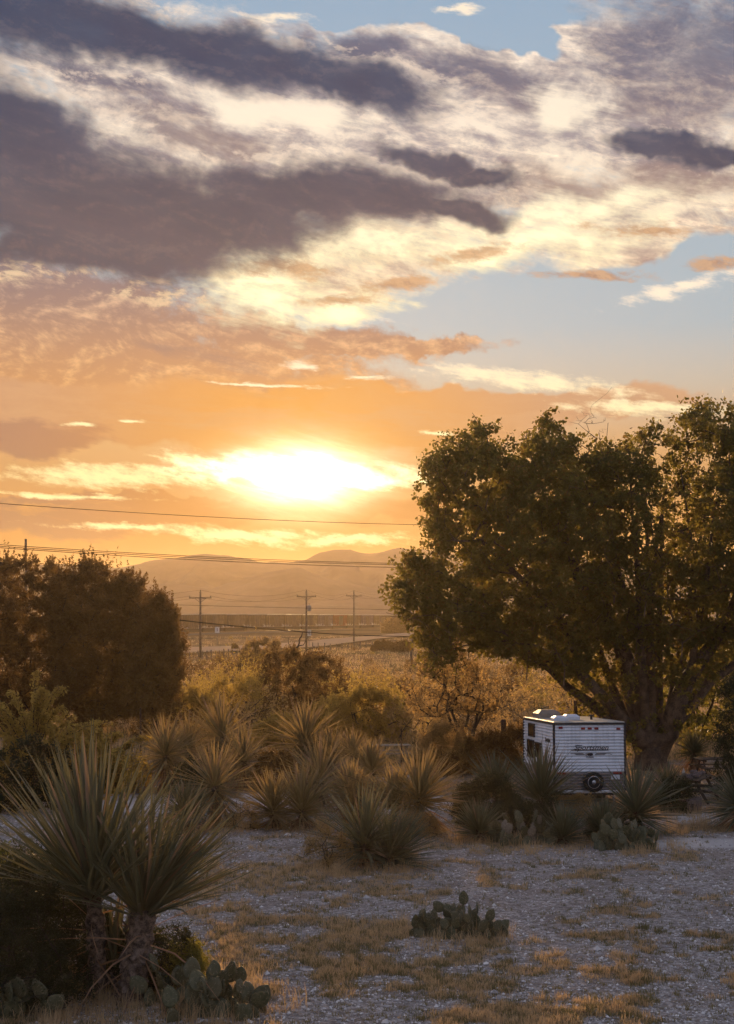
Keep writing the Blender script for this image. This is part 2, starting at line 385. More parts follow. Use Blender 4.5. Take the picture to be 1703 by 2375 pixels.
def mat_plain(name, c, rough=0.6, metal=0.0, var=0.15, scale=6.0, bstr=0.15, c2=None, spec=0.3):
    m, t, out = new_mat(name); co = objco(t)
    n = t.noise(co, scale, 5, 0.6); n2 = t.noise(co, scale*6, 4, 0.6)
    dark = c2 or tuple(x*(1-2*var) for x in c[:3]) + (1,)
    col = t.mix(t.ss(t.add(t.mul(n,.65), t.mul(n2,.35)), 0.35, 0.68), dark, c)
    pbsdf(t, out, col, t.lin(n, .3, .7, rough-.08, rough+.1), metal, spec, n2, bstr, 0.01); return m
def mat_leaf(name, c1, c2, trans, k=0.4, rough=0.55, dry=None, dryf=0.0, big=0.9):
    """thin leaf: diffuse + light coming through; every leaf has its own tone"""
    m, t, out = new_mat(name)
    g = t.n.new('ShaderNodeNewGeometry'); rnd = g.outputs['Random Per Island']
    cl = t.noise(objco(t), big, 2, 0.5)
    f = t.m('MULTIPLY_ADD', rnd, 0.6, t.mul(t.ss(cl, .35, .65), 0.4))
    col = t.mix(f, c1, c2); tcol = t.mix(f, tuple(x*.75 for x in trans[:3])+(1,), trans)
    if dry:
        df = t.m('GREATER_THAN', t.m('FRACT', t.mul(rnd, 7.31)), 1-dryf); col = t.mix(df, col, dry); tcol = t.mix(df, tcol, tuple(min(1,x*1.6) for x in dry[:3])+(1,))
    b = t.n.new('ShaderNodeBsdfPrincipled'); t.put(b.inputs['Base Color'], col); b.inputs['Roughness'].default_value = rough; b.inputs['Specular IOR Level'].default_value = 0.25
    tr = t.n.new('ShaderNodeBsdfTranslucent'); t.put(tr.inputs[0], tcol)
    mx = t.n.new('ShaderNodeMixShader'); mx.inputs[0].default_value = k
    t.l.new(b.outputs[0], mx.inputs[1]); t.l.new(tr.outputs[0], mx.inputs[2]); t.l.new(mx.outputs[0], out.inputs[0]); return m
def C(r, g, b): return (r, g, b, 1.0)
M_BARK = mat_plain('bark_cottonwood', C(.20,.135,.09), .85, 0, .3, 3.0, 0.8, C(.06,.04,.028))
M_BARKD = mat_plain('bark_dark', C(.085,.06,.045), .9, 0, .3, 8.0, 0.4)
M_DEAD = mat_plain('dead_wood', C(.22,.15,.10), .9, 0, .25, 8.0, 0.4)
M_LEAF_CW = mat_leaf('leaf_cottonwood', C(.036,.045,.015), C(.075,.074,.024), C(.44,.34,.07), .48, dry=C(.20,.12,.03), dryf=.10)
M_LEAF_MESQ = mat_leaf('leaf_mesquite', C(.040,.028,.013), C(.085,.052,.021), C(.38,.21,.05), .44, dry=C(.14,.08,.03), dryf=.15)
M_LEAF_GOLD = mat_leaf('leaf_golden', C(.13,.105,.03), C(.25,.18,.045), C(.80,.55,.12), .55, dry=C(.22,.15,.05), dryf=.15)
M_LEAF_SAGE = mat_leaf('leaf_sage', C(.12,.105,.05), C(.22,.17,.075), C(.80,.50,.18), .52, dry=C(.24,.16,.07), dryf=.25)
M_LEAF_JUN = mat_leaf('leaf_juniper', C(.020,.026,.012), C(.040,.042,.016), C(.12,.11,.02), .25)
M_LEAF_YEL = mat_leaf('leaf_yellow', C(.10,.095,.024), C(.19,.155,.035), C(.50,.42,.06), .42)
M_YUC = mat_leaf('leaf_yucca_glow', C(.082,.086,.050), C(.165,.155,.098), C(.58,.38,.13), .34, .5, dry=C(.26,.17,.10), dryf=.13, big=.5)  # golden backlit glow of the middle yuccas put into the leaf transmission
M_YUCG = mat_leaf('leaf_yucca_green', C(.078,.086,.050), C(.155,.155,.100), C(.28,.24,.09), .20, .5, dry=C(.24,.16,.10), dryf=.12, big=.5)
M_YUCD = mat_leaf('leaf_yucca_dry', C(.18,.105,.06), C(.32,.20,.12), C(.40,.20,.09), .25, .8)
M_YTR = mat_plain('yucca_trunk', C(.27,.19,.14), .95, 0, .35, 9.0, 0.9, C(.03,.02,.015))
M_GRASS = mat_leaf('grass_dry', C(.34,.26,.16), C(.52,.42,.27), C(.90,.58,.27), .52, .7, big=.25)
M_GRASSG = mat_leaf('grass_green', C(.13,.12,.055), C(.22,.18,.085), C(.30,.25,.08), .35, .7, big=.25)
def mat_pad():
    m, t, out = new_mat('cactus_pad'); co = objco(t)
    g = t.n.new('ShaderNodeObjectInfo').outputs['Random']
    v = t.n.new('ShaderNodeTexVoronoi'); t.put(v.inputs['Vector'], co); v.inputs['Scale'].default_value = 16; v.inputs['Randomness'].default_value = .45
    spots = t.ss(v.outputs['Distance'], .10, .22, 1.0, 0.0)
    n = t.noise(co, 7, 5, .6)
    col = t.mix(t.ss(n, .4, .7), C(.052,.056,.020), C(.098,.092,.036))
    col = t.mix(t.m('MULTIPLY', g, 0.7), col, C(.11,.10,.055))
    sc = t.noise(co, 3.0, 6, .7, 1.0); col = t.mix(t.mul(t.ss(sc, .56, .66), .8), col, C(.20,.15,.085)); col = t.mix(t.mul(t.ss(n, .35, .75), .5), col, C(.16,.15,.09))
    col = t.mix(t.mul(spots, .8), col, C(.30,.24,.14))
    pbsdf(t, out, col, .55, 0, .35, t.add(t.mul(spots, .6), n), .35, .01); return m
M_PAD = mat_pad()
M_PADDRY = mat_plain('cactus_dry', C(.26,.21,.15), .8, 0, .25, 8)
M_SPINE = mat_plain('cactus_spine', C(.40,.33,.22), .6)

# ------------------------------------------------------------------ ground
rng = np.random.default_rng(7); random.seed(7)
def ground_z(x, y):
    x = np.asarray(x, float); y = np.asarray(y, float)
    z = (fbm(x*.16, y*.16, 4, 3) - .5) * .14 + (fbm(x*1.3, y*1.3, 3, 9) - .5) * .035
    far = np.clip((y - 70) / 120, 0, 1)
    z = z + far * (fbm(x*.02, y*.02, 4, 21) - .5) * 1.1
    return z * np.clip((1600 - np.hypot(x, y)) / 1200, 0, 1)
def gz(x, y): return float(ground_z(np.array([x]), np.array([y]))[0])
def to_px(x, y, z=0.0):
    y = np.maximum(y, 1.0); return CXP + x*F/y, HOR + (EYE - z)*F/y
def band(v, a, b, s): return np.clip((v-a)/s+.5, 0, 1) * np.clip((b-v)/s+.5, 0, 1)
def veg(x, y):
    """0 bare gravel ... 1 grass cover: where grass grows on the lot"""
    x = np.asarray(x, float); y = np.asarray(y, float)
    n = fbm(x*.35+4, y*.25, 5, 41, .6)
    n2 = fbm(x*1.6, y*1.6, 3, 77)
    v = (n - .50)*3.0 + (n2-.5)*3.4 + .20
    v += .35*band(y, 25.6, 31.5, 2.2) * band(x, -9, 1.5, 2)      # grass belt behind the big yuccas
    v += .25*band(y, 26.0, 29.8, 1.4) * band(x, 0, 20, 3)        # belt running right
    v += .3*band(y, 33, 37, 2.0) * band(x, -7, -2.2, 1.5)
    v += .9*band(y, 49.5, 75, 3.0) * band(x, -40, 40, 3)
    v -= 1.3*band(y, 47.5, 53.0, 1.2) * band(x, -40, 3.2, 2)      # gravel drive behind the yucca island
    v -= 1.6*band(y, 45.2, 47.8, .8) * band(x, 9.0, 40, 1.5)      # two pale wheel tracks at the right
    v -= 1.6*band(y, 40.6, 42.6, .7) * band(x, 7.4, 40, 1.5)
    v += .9*band(y, 43.2, 44.8, .7) * band(x, 9, 40, 1.5)
    v -= .35*band(y, 30.5, 40, 2) * band(x, 1, 40, 3)
    v -= .55*band(y, 18, 25.6, 1.5) * band(x, -2, 40, 3)
    v = np.where(y > 64, 1.0, v)
    return np.clip(v, 0, 1)
def build_ground():
    def axis(a, lim, n):                                     # dense near zero, stretched outwards
        t = np.linspace(-1, 1, n); k = a
        return np.sinh(t*k)/math.sinh(k)*lim
    xs = axis(5.8, 3000, 420)
    ys = np.concatenate([-np.geomspace(1500, 12, 24), np.linspace(0, 14, 8), np.arange(15, 75, .22), np.geomspace(76, 2400, 200)])
    X, Y = np.meshgrid(xs, ys); Z = ground_z(X, Y)
    n, m = X.shape
    V = np.stack([X, Y, Z], -1).reshape(-1, 3)
    i = np.arange(n*m).reshape(n, m)
    Fc = np.stack([i[:-1,:-1], i[:-1,1:], i[1:,1:], i[1:,:-1]], -1).reshape(-1, 4)
    me = np_mesh('ground', V, Fc, True)
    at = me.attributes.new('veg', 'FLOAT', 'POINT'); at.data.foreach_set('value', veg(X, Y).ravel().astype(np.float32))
    m_, t, out = new_mat('ground_gravel')
    geo = t.n.new('ShaderNodeNewGeometry').outputs['Position']; px_, py_, pz_ = t.sep(geo)
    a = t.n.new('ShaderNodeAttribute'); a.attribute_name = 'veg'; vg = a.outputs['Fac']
    n1 = t.noise(geo, .8, 6, .6); n2 = t.noise(geo, 7.0, 5, .7)
    vo = t.n.new('ShaderNodeTexVoronoi'); t.put(vo.inputs['Vector'], geo); vo.inputs['Scale'].default_value = 17
    vo2 = t.n.new('ShaderNodeTexVoronoi'); t.put(vo2.inputs['Vector'], geo); vo2.inputs['Scale'].default_value = 6.5
    r1, r2, r3 = t.sep(vo.outputs['Color'])
    gravel = t.mix(r1, C(.26,.225,.20), C(.58,.53,.485)); gravel = t.mix(t.ss(n1,.42,.68), gravel, C(.30,.25,.215))
    gravel = t.mix(t.mul(t.ss(n2,.42,.62), .75), gravel, C(.17,.14,.115))
    def bnd(c, a, b, s): return t.mul(t.ss(c, a-s, a+s), t.ss(c, b+s, b-s))
    yj = t.add(py_, t.mul(t.sub(n1, .5), 1.6))
    track = t.mx(t.mx(t.mul(bnd(yj, 45.4, 47.6, .4), t.ss(px_, 8.5, 10.5)), t.mul(bnd(yj, 40.7, 42.4, .35), t.ss(px_, 7.0, 9.0))), t.mul(bnd(yj, 48.0, 52.6, .6), t.ss(px_, 3.4, 2.4)))
    gravel = t.mix(t.mul(track, .8), gravel, t.mix(n2, C(.42,.385,.36), C(.74,.70,.66)))
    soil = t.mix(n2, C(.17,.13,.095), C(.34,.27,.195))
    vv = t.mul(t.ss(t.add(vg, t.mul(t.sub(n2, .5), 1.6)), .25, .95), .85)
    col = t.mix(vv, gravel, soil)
    # far plain: dry grassland, tan and olive patches
    n3 = t.noise(t.xyz(t.mul(px_, .012), t.mul(py_, .03), 0), 1.0, 6, .6)
    plain = t.mix(t.ss(n3, .35, .65), C(.23,.15,.08), C(.10,.075,.04))
    col = t.mix(t.ss(py_, 64.0, 80.0), col, plain)
    h = t.add(t.mul(vo.outputs['Distance'], -.8), t.add(t.mul(n2, 1.0), t.mul(vo2.outputs['Distance'], -.6)))
    pbsdf(t, out, col, .95, 0, .0, h, 1.0, .06)
    o = link_mesh('ground', me, None, m_); tag(o, kind='structure'); return o
build_ground()

def strip(name, pts, mat, z, kind='structure'):
    """pts: list of (far point, near point) pairs -> draped sheet"""
    V = []; Fc = []
    for k in range(len(pts)-1):
        for s in range(6):
            f = s/6; A = pts[k][0].lerp(pts[k+1][0], f); B = pts[k][1].lerp(pts[k+1][1], f)
            for q in range(9): p = A.lerp(B, q/8); V.append((p.x, p.y, gz(p.x, p.y) + z))
    A, B = pts[-1]
    for q in range(9): p = A.lerp(B, q/8); V.append((p.x, p.y, gz(p.x, p.y) + z))
    n = len(V)//9
    for i in range(n-1):
        for q in range(8): Fc.append((i*9+q, i*9+q+1, (i+1)*9+q+1, (i+1)*9+q))
    me = np_mesh(name, np.array(V), np.array(Fc), True); o = link_mesh(name, me, None, mat); tag(o, kind=kind); return o
M_ROAD = mat_plain('road_surface', C(.55,.36,.20), .95, 0, .10, .5, .2, spec=0.0)
strip('road', [(G(-300,1523), G(-300,1546)), (G(300,1507), G(300,1524)), (G(560,1499), G(560,1513)), (G(720,1490), G(720,1502)), (G(870,1478), G(870,1487)), (G(1050,1464), G(1050,1470)), (G(1500,1440), G(1500,1443))], M_ROAD, .25)

# ------------------------------------------------------------------ mountains: real ridges ~3 km out
def ridge(name, prof, D, depth, mat, seed, rough=.14):
    """prof: outline (px, py) as seen; a heightfield range with spurs behind that outline"""
    prof = np.array(prof, float); nx, nd = 420, 44
    px = np.linspace(prof[0,0], prof[-1,0], nx); top = np.interp(px, prof[:,0], prof[:,1])
    top = top + (fbm(px*.035, px*0, 5, seed)-.5)*5
    H = (HOR - top)*D/F + EYE
    X0 = (px - CXP)*D/F
    v = np.linspace(-1, 1, nd)
    Vv, Xx = np.meshgrid(v, X0, indexing='ij'); Hh = np.broadcast_to(H, Vv.shape)
    sh = np.clip(1 - np.abs(Vv), 0, 1)**0.85
    spur = fbm(Xx*.018 + 9, Vv*2.6 + Xx*.002, 6, seed+5, .55)
    # spurs bite into the flanks, not the crest
    z = Hh*sh*(1 - (1-sh)*2.2*np.abs(spur-.5)*2) - 4
    Yy = D + Vv*depth + (spur-.5)*depth*.25*(1-sh)
    sc = Yy/D
    V = np.stack([Xx, Yy, z], -1).reshape(-1, 3); i = np.arange(nx*nd).reshape(nd, nx)
    Fc = np.stack([i[:-1,:-1], i[:-1,1:], i[1:,1:], i[1:,:-1]], -1).reshape(-1, 4)
    o = link_mesh(name, np_mesh(name, V, Fc, True), None, mat); tag(o, kind='structure'); return o
M_MTN = mat_plain('mountain_rock', C(.17,.11,.075), .95, 0, .2, .01, .3, C(.09,.065,.045))
sc_ = lambda L: [(x*.5843, 1150 + y*.5843) for x, y in L]
farp = [(-900,1320),(-500,1300),(-200,1292)] + sc_([(0,240),(100,250),(240,250),(330,248),(400,255),(490,262),(560,248),(620,228),(670,218),(700,220),(760,205),(820,202),(900,208),(950,220),(1060,241),(1150,241),(1210,230),(1270,200),(1330,190),(1390,190),(1440,203),(1490,205),(1550,188),(1590,182),(1626,185)]) + [(1010,1262),(1120,1275),(1250,1262),(1400,1285),(1600,1300),(1900,1290),(2400,1320),(2800,1350)]
ridge('mountains', farp, 1250, 230, M_MTN, 11)
nearp = [(-900,1380),(-300,1345),(0,1340)] + sc_([(200,345),(420,350),(560,335),(700,320),(830,347),(950,310),(1060,275),(1190,258),(1300,300),(1500,345)]) + [(950,1350),(1100,1340),(1350,1352),(1700,1340),(2300,1370),(2800,1390)]
ridge('foothills', nearp, 1000, 130, M_MTN, 29)

# ------------------------------------------------------------------ railway embankment and train
RA = Vector((-39.8, 354, 0)); RB = Vector((1.3, 484, 0)); RDIR = (RB-RA).normalized(); RN = Vector((RDIR.y, -RDIR.x, 0))
def rail_z(t): return .55 - .9*max(0, min(t, 260))/136*1.0 if t > 0 else .55
M_BALLAST = mat_plain('ballast', C(.17,.13,.10), .95, 0, .25, 1.0, .4)
bm_ = MB()
t_ = [-120 + 20*k for k in range(26)]
prof = [(-6,-1.2),(-3.2,-.25),(-1.7,-.06),(1.7,-.06),(3.2,-.25),(6,-1.2)]
vs = []; fs = []
for i, t in enumerate(t_):
    for (a, h) in prof: p = RA + RDIR*t + RN*a; vs.append((p.x, p.y, rail_z(t)+h))
for i in range(len(t_)-1):
    for k in range(5): fs.append((i*6+k, i*6+k+1, (i+1)*6+k+1, (i+1)*6+k))
bm_.addvf(vs, fs); tag(bm_.build('railway_embankment', M_BALLAST), kind='structure')
M_STEEL = mat_plain('rail_steel', C(.20,.13,.09), .5, .6, .2, 4)
for s in (-1, 1):
    mb = MB(); mb.tube([RA+RDIR*t+RN*(.72*s)+Vector((0,0,rail_z(t)+.03)) for t in t_], .09, 4)
    o = mb.build('rail', M_STEEL); tag(o, ('near' if s > 0 else 'far') + ' rail of the railway line under the freight train', 'rail', 'rails under the freight train')
def mat_car(name, c, graf=None):
    m, t, out = new_mat(name); co = objco(t); x, y, z = t.sep(co)
    n = t.noise(co, .9, 6, .65); n2 = t.noise(t.xyz(t.mul(x, 3.0), t.mul(y, 3.0), t.mul(z, .5)), 1.0, 5, .6)
    col = t.mix(t.ss(t.add(t.mul(n,.5), t.mul(n2,.5)), .42, .62), tuple(v*.55 for v in c[:3])+(1,), c)
    if graf:
        g = t.noise(t.xyz(t.mul(x, .9), 0, t.mul(z, 1.3)), 1.0, 4, .7, 1.5)
        gm = t.mul(t.ss(g, .50, .56), t.mul(t.ss(z, 2.1, 1.5), t.ss(z, .8, 1.0)))
        col = t.mix(t.mul(gm, .8), col, graf)
    pbsdf(t, out, col, .7, .1, .3); return m
CARM = [mat_car('boxcar_tan', C(.22,.14,.075), C(.60,.55,.50)), mat_car('boxcar_rust', C(.30,.08,.03), C(.50,.35,.28)), mat_car('boxcar_grey', C(.22,.155,.15), C(.75,.70,.68)), mat_car('boxcar_ochre', C(.26,.18,.08), C(.58,.52,.45))]
M_UNDER = mat_plain('underframe_dark', C(.045,.035,.03), .8)
M_DOOR = mat_plain('boxcar_door', C(.19,.12,.07), .7, .1, .2, 1)
def boxcar(name, mat, L=13.0, doors='pair'):
    r = empty(name)
    W, H, z0 = 2.9, 3.35, 1.1
    b = MB(); b.box((0,0,z0+H/2), (L, W, H), bev=.05)
    nr = 20
    for s in (-1, 1):
        for k in range(nr+1):
            x = -L/2 + .12 + (L-.24)*k/nr
            if doors and abs(x) < 1.75: continue
            b.box((x, s*(W/2+.055), z0+H/2), (.14, .11, H-.2))
        b.box((0, s*(W/2+.07), z0+.12), (L, .14, .22)); b.box((0, s*(W/2+.07), z0+H-.1), (L, .14, .18))
        b.box((0, s*(W/2+.06), z0+H*.5), (L, .09, .12))
    body = b.build('body', mat, r)
    rf = MB(); rf.box((0,0,z0+H+.07), (L+.1, W+.12, .12))
    for k in range(9): rf.box((-L/2+.6+(L-1.2)*k/8, 0, z0+H+.16), (.10, W, .06))
    rf.build('roof', MATS.get('roof_galv') or mat_plain('roof_galv', C(.50,.44,.36), .5, .3, .15, 2), r)
    for s in (-1, 1):
        d = MB(); d.box((0, s*(W/2+.09), z0+H*.48), (3.3, .10, H*.86))
        for k in (-1.55, -.05, .05, 1.55): d.box((k, s*(W/2+.16), z0+H*.48), (.09, .07, H*.84))
        for k in range(4): d.box((0, s*(W/2+.15), z0+.5+k*.78), (3.1, .04, .07))
        dd = d.build('door', M_DOOR, r)
        if s == -1: d2 = MB(); [d2.tube([(k, s*(W/2+.22), z0+.3), (k, s*(W/2+.22), z0+H-.3)], .03, 5) for k in (-.5, .5)]; d2.build('lock_bar', M_UNDER, dd)
    u = MB(); u.box((0,0,z0-.15), (L-.2, 1.2, .28)); u.box((0,0,z0-.45), (L-.4, 2.3, .85))  # deep lower box: dark fill added to hide bright ground under the car
    for s in (-1, 1): u.box((s*(L/2+.3), 0, z0-.2), (.7, .25, .25))
    u.build('underframe_with_fill', M_UNDER, r)
    for s in (-1, 1):
        g = MB()
        for sy in (-1, 1): g.box((s*(L/2-1.9), sy*.95, .52), (2.1, .14, .28), bev=.03)
        g.box((s*(L/2-1.9), 0, .62), (.35, 2.0, .3)); bo = g.build('bogie', M_UNDER, r)
        for k in (-1, 1):
            for sy in (-1, 1):
                w = MB(); w.lathe([(.40,-.05),(.44,-.05),(.44,.0),(.40,.02),(.40,.07)], 14, Matrix.Translation((s*(L/2-1.9)+k*.85, sy*.76, .44)) @ Matrix.Rotation(math.pi/2, 4, 'X'))
                w.build('wheel', M_STEEL, bo)
    for s in (-1, 1):
        la = MB(); x = s*(L/2-.45)
        for dx in (-.2, .2): la.box((x+dx, -W/2-.17, z0+H*.5), (.04,.04,H*.9))
        for k in range(9): la.box((x, -W/2-.17, z0+.3+k*.34), (.4,.035,.035))
        la.build('ladder', M_UNDER, r)
    return r
protos = [boxcar('freight_car', m) for m in CARM]
order = [0,0,0,0,0,0,0,3,2,1,0,2,3,3,0,3,0]
CARL = ['tan ribbed boxcar partly behind the left utility pole', 'tan ribbed boxcar at the left end of the train by the bushes']
yaw = math.atan2(RDIR.y, RDIR.x)
used = set(); pitch_ = 14.1
words = {0: 'leftmost tan freight car, beside the big left bush', 1: 'tan freight car behind the left utility pole', 2: 'tan freight car behind the white board sign', 3: 'tan freight car right of the white board sign', 4: 'tan freight car, fifth from the left end of the train',
 5: 'tan freight car above the dead branches, left of the transformer pole', 6: 'tan freight car just left of the utility pole with the transformer', 7: 'ochre freight car behind the utility pole with the transformer', 8: 'grey freight car with pale graffiti beside the rust red one', 9: 'rust red freight car between the two right hand poles',
 10: 'tan freight car behind the rightmost utility pole', 11: 'purple grey freight car with white graffiti right of the last pole', 12: 'ochre freight car right of the purple grey one', 13: 'ochre freight car behind the roadside shrub', 14: 'tan freight car between shrub and cottonwood', 15:'ochre freight car seen through the edge of the cottonwood', 16:'last tan freight car, behind the cottonwood crown'}
for k, ci in enumerate(order):
    t = -27 + k*pitch_; c = RA + RDIR*t
    pos = (c.x, c.y, rail_z(t)+.05)
    if ci not in used: o = protos[ci]; used.add(ci); o.location = pos; o.rotation_euler = (0,0,yaw)
    else: o = copy_thing(protos[ci], pos, yaw)
    tag(o, words[k], 'freight car', 'freight cars of the long train')

# ------------------------------------------------------------------ utility poles, wires, signs, fence
M_POLE = mat_plain('weathered_wood', C(.20,.15,.11), .9, 0, .3, 5, .4)
M_INS = mat_plain('insulator', C(.10,.08,.07), .4); M_TRANS = mat_plain('transformer_grey', C(.30,.28,.26), .5, .3)
M_WIRE = mat_plain('wire', C(.02,.018,.016), .9, spec=0.0)
def utility_pole(px, base, top, label, arm=1.5, trans=False, D=None):
    g = G(px, base) if D is None else Vector(((px-CXP)*D/F, D, 0))
    D = g.y; h = EYE - (top-HOR)*D/F
    g.z = gz(g.x, g.y) - .1; h -= g.z
    r = empty('utility_pole', g, 0, label, 'utility pole', 'utility poles along the road')
    MB().tube([(0,0,0),(0,0,h*.5),(0,0,h)], [.17,.15,.12], 10).build('pole', M_POLE, r, True)
    if arm:
        a = MB().box((0,-.16,h-.85), (arm*2,.10,.13)).build('crossarm', M_POLE, r)
        b = MB()
        for s in (-1,1): b.tube([(0,-.17,h-1.5),(s*arm*.5,-.17,h-.9)], .03, 5)
        b.build('brace', M_INS, a)
        for x in (-arm+.12, arm-.12):
            MB().lathe([(.03,0),(.06,.05),(.04,.09),(.07,.14),(.05,.2),(.02,.24)], 8, Matrix.Translation((x,-.16,h-.78))).build('insulator', M_INS, a)
        MB().lathe([(.03,0),(.06,.05),(.04,.09),(.07,.14),(.02,.24)], 8, Matrix.Translation((0,0,h))).build('insulator', M_INS, r)
    if trans:
        t = MB().lathe([(.26,-.45),(.28,-.4),(.28,.35),(.24,.42),(.1,.46)], 14, Matrix.Translation((.42,-.05,h-2.6))).build('transformer', M_TRANS, r, True)
        MB().lathe([(.03,0),(.05,.08),(.02,.3)], 6, Matrix.Translation((.42,-.05,h-2.15))).build('bushing', M_INS, t)
    return g, h + g.z
pl = [utility_pole(465,1528,1372,'left wooden utility pole with a crossarm, beside the dark bush'),
      utility_pole(711,1512,1371,'middle wooden utility pole with a transformer can', trans=True),
      utility_pole(821,1491,1372,'right wooden utility pole, thin with a short crossarm')]
utility_pole(60,1400,1250,'tall thin pole rising behind the left bush', arm=0, D=150)
utility_pole(955,1545,1474,'short wooden pole by the cottonwood crown where the thick cable ends', arm=0)
def wire(pts, sag, r, label, group=None, name='overhead_wire'):
    mb = MB()
    for a, b in zip(pts[:-1], pts[1:]):
        q = [a.lerp(b, k/24) - Vector((0,0,sag*4*(k/24)*(1-k/24))) for k in range(25)]
        mb.tube(q, r, 5)
    o = mb.build(name, M_WIRE); tag(o, label, 'wire', group)
GRP = 'overhead wires across the view'
wire([P(-60,1163,62), P(1150,1219,90)], .25, .014, 'single thin wire crossing the sky below the sun', GRP)
for k, (a, b) in enumerate([((1259,58),(1308,92)), ((1263,58),(1311,92)), ((1266,58),(1318,92))]):
    wire([P(-60,a[0],a[1]), P(1150,b[0],b[1])], .25, .014, ['topmost wire of the three in front of the mountains','middle wire of the three in front of the mountains','lowest wire of the three in front of the mountains'][k], GRP)
wire([P(380,1402,120), P(1150,1416,150)], .1, .016, 'faint wire just above the freight train roofs', GRP)
wire([P(330,1428,98), P(955,1476,166.2)], .35, .048, 'thick dark cable sloping across the front of the freight train', GRP)
ends = []
for (g, h) in pl: ends.append((g, h))
for dx, nm in ((-1.38,'left'), (0,'middle'), (1.38,'right')):
    hh = -.6 if dx else .2
    a = [Vector((g.x+dx, g.y-.16, h+hh)) for g, h in ends]
    wire([a[0]+(a[0]-a[1])*1.5] + a + [a[2]+(a[2]-a[1])*1.5], .9, .011, 'power line strung over the '+nm+' insulators of the utility poles', 'power lines on the utility poles', 'power_line')

M_SIGNW = mat_plain('sign_white', C(.62,.60,.57), .5, 0, .06); M_SIGNB = mat_plain('sign_black', C(.02,.02,.02), .6)
M_SIGNP = mat_plain('sign_post', C(.16,.14,.12), .6, .4)
def text_mesh(body, size, ext=.004, shear=0.0, bold=0.0):
    cu = bpy.data.curves.new('text', 'FONT'); cu.body = body; cu.size = size; cu.extrude = ext; cu.shear = shear; cu.offset = bold
    cu.align_x = 'CENTER'; cu.align_y = 'CENTER'; cu.resolution_u = 3
    o = bpy.data.objects.new('text', cu); COL.objects.link(o); dg = bpy.context.evaluated_depsgraph_get(); dg.update()
    me = bpy.data.meshes.new_from_object(o.evaluated_get(dg)); bpy.data.objects.remove(o); bpy.data.curves.remove(cu); return me
def put_text(name, body, size, parent, loc, mat, shear=0, bold=0, sx=1.0, ext=.004):
    me = text_mesh(body, size, ext, shear, bold)
    me.transform(Matrix.Translation(loc) @ Matrix.Rotation(math.pi/2, 4, 'X') @ Matrix.Diagonal((sx,1,1,1)))
    return link_mesh(name, me, parent, mat)
def road_sign(px, py0, py1, base, w, label, cat, speed):
    g = G(px, base); D = g.y; g.z = gz(g.x, g.y)-.05; r = empty('road_sign', g, 0, label, cat)
    z0, z1 = EYE-(py1-HOR)*D/F-g.z, EYE-(py0-HOR)*D/F-g.z; W = w*D/F
    MB().tube([(0,.03,0),(0,.03,z1-.05)], .045, 6).build('post', M_SIGNP, r)
    p = MB().box((0,0,(z0+z1)/2), (W,.03,z1-z0), bev=.01).build('panel', M_SIGNW, r)
    if speed:
        H = z1-z0
        put_text('lettering', 'SPEED', H*.20, p, (0,-.022,z1-H*.16), M_SIGNB, bold=.004)
        put_text('lettering', 'LIMIT', H*.20, p, (0,-.022,z1-H*.36), M_SIGNB, bold=.004)
        put_text('lettering', '75', H*.48, p, (0,-.022,z1-H*.70), M_SIGNB, bold=.01)
    else:
        put_text('lettering', '1', (z1-z0)*.85, p, (0,-.022,(z0+z1)/2), M_SIGNB, bold=.01)
road_sign(504,1454,1468,1500,10.5,'white board sign on a post in front of the train','sign',False)
road_sign(717,1461,1475,1500,9.5,'white speed limit sign beside the transformer pole','speed limit sign',True)

# wire fence with small wooden posts along the road
def fence(px0, py0, px1, py1, n, label):
    r = empty('wire_fence', (0,0,0), 0, label, 'fence'); tops = []
    for k in range(n):
        f = k/(n-1); g = G(px0+(px1-px0)*f, py0+(py1-py0)*f); z = gz(g.x, g.y); h = 1.25 + random.uniform(-.15,.15); ln = random.uniform(-.05,.05)
        MB().tube([(g.x,g.y,z-.1),(g.x+ln,g.y,z+h)], random.uniform(.05,.085), 6).build('fence_post', M_POLE, r)
        tops.append(Vector((g.x, g.y, z)))
    mb = MB()
    for zz in (.45,.8,1.12): mb.tube([p+Vector((0,-.08,zz)) for p in tops], .008, 4)
    mb.build('fence_wire', M_WIRE, r)
fence(430,1532,640,1524,22,'low fence of small wooden posts left of the transformer pole')
fence(725,1512,960,1494,18,'low fence of small wooden posts right of the transformer pole')

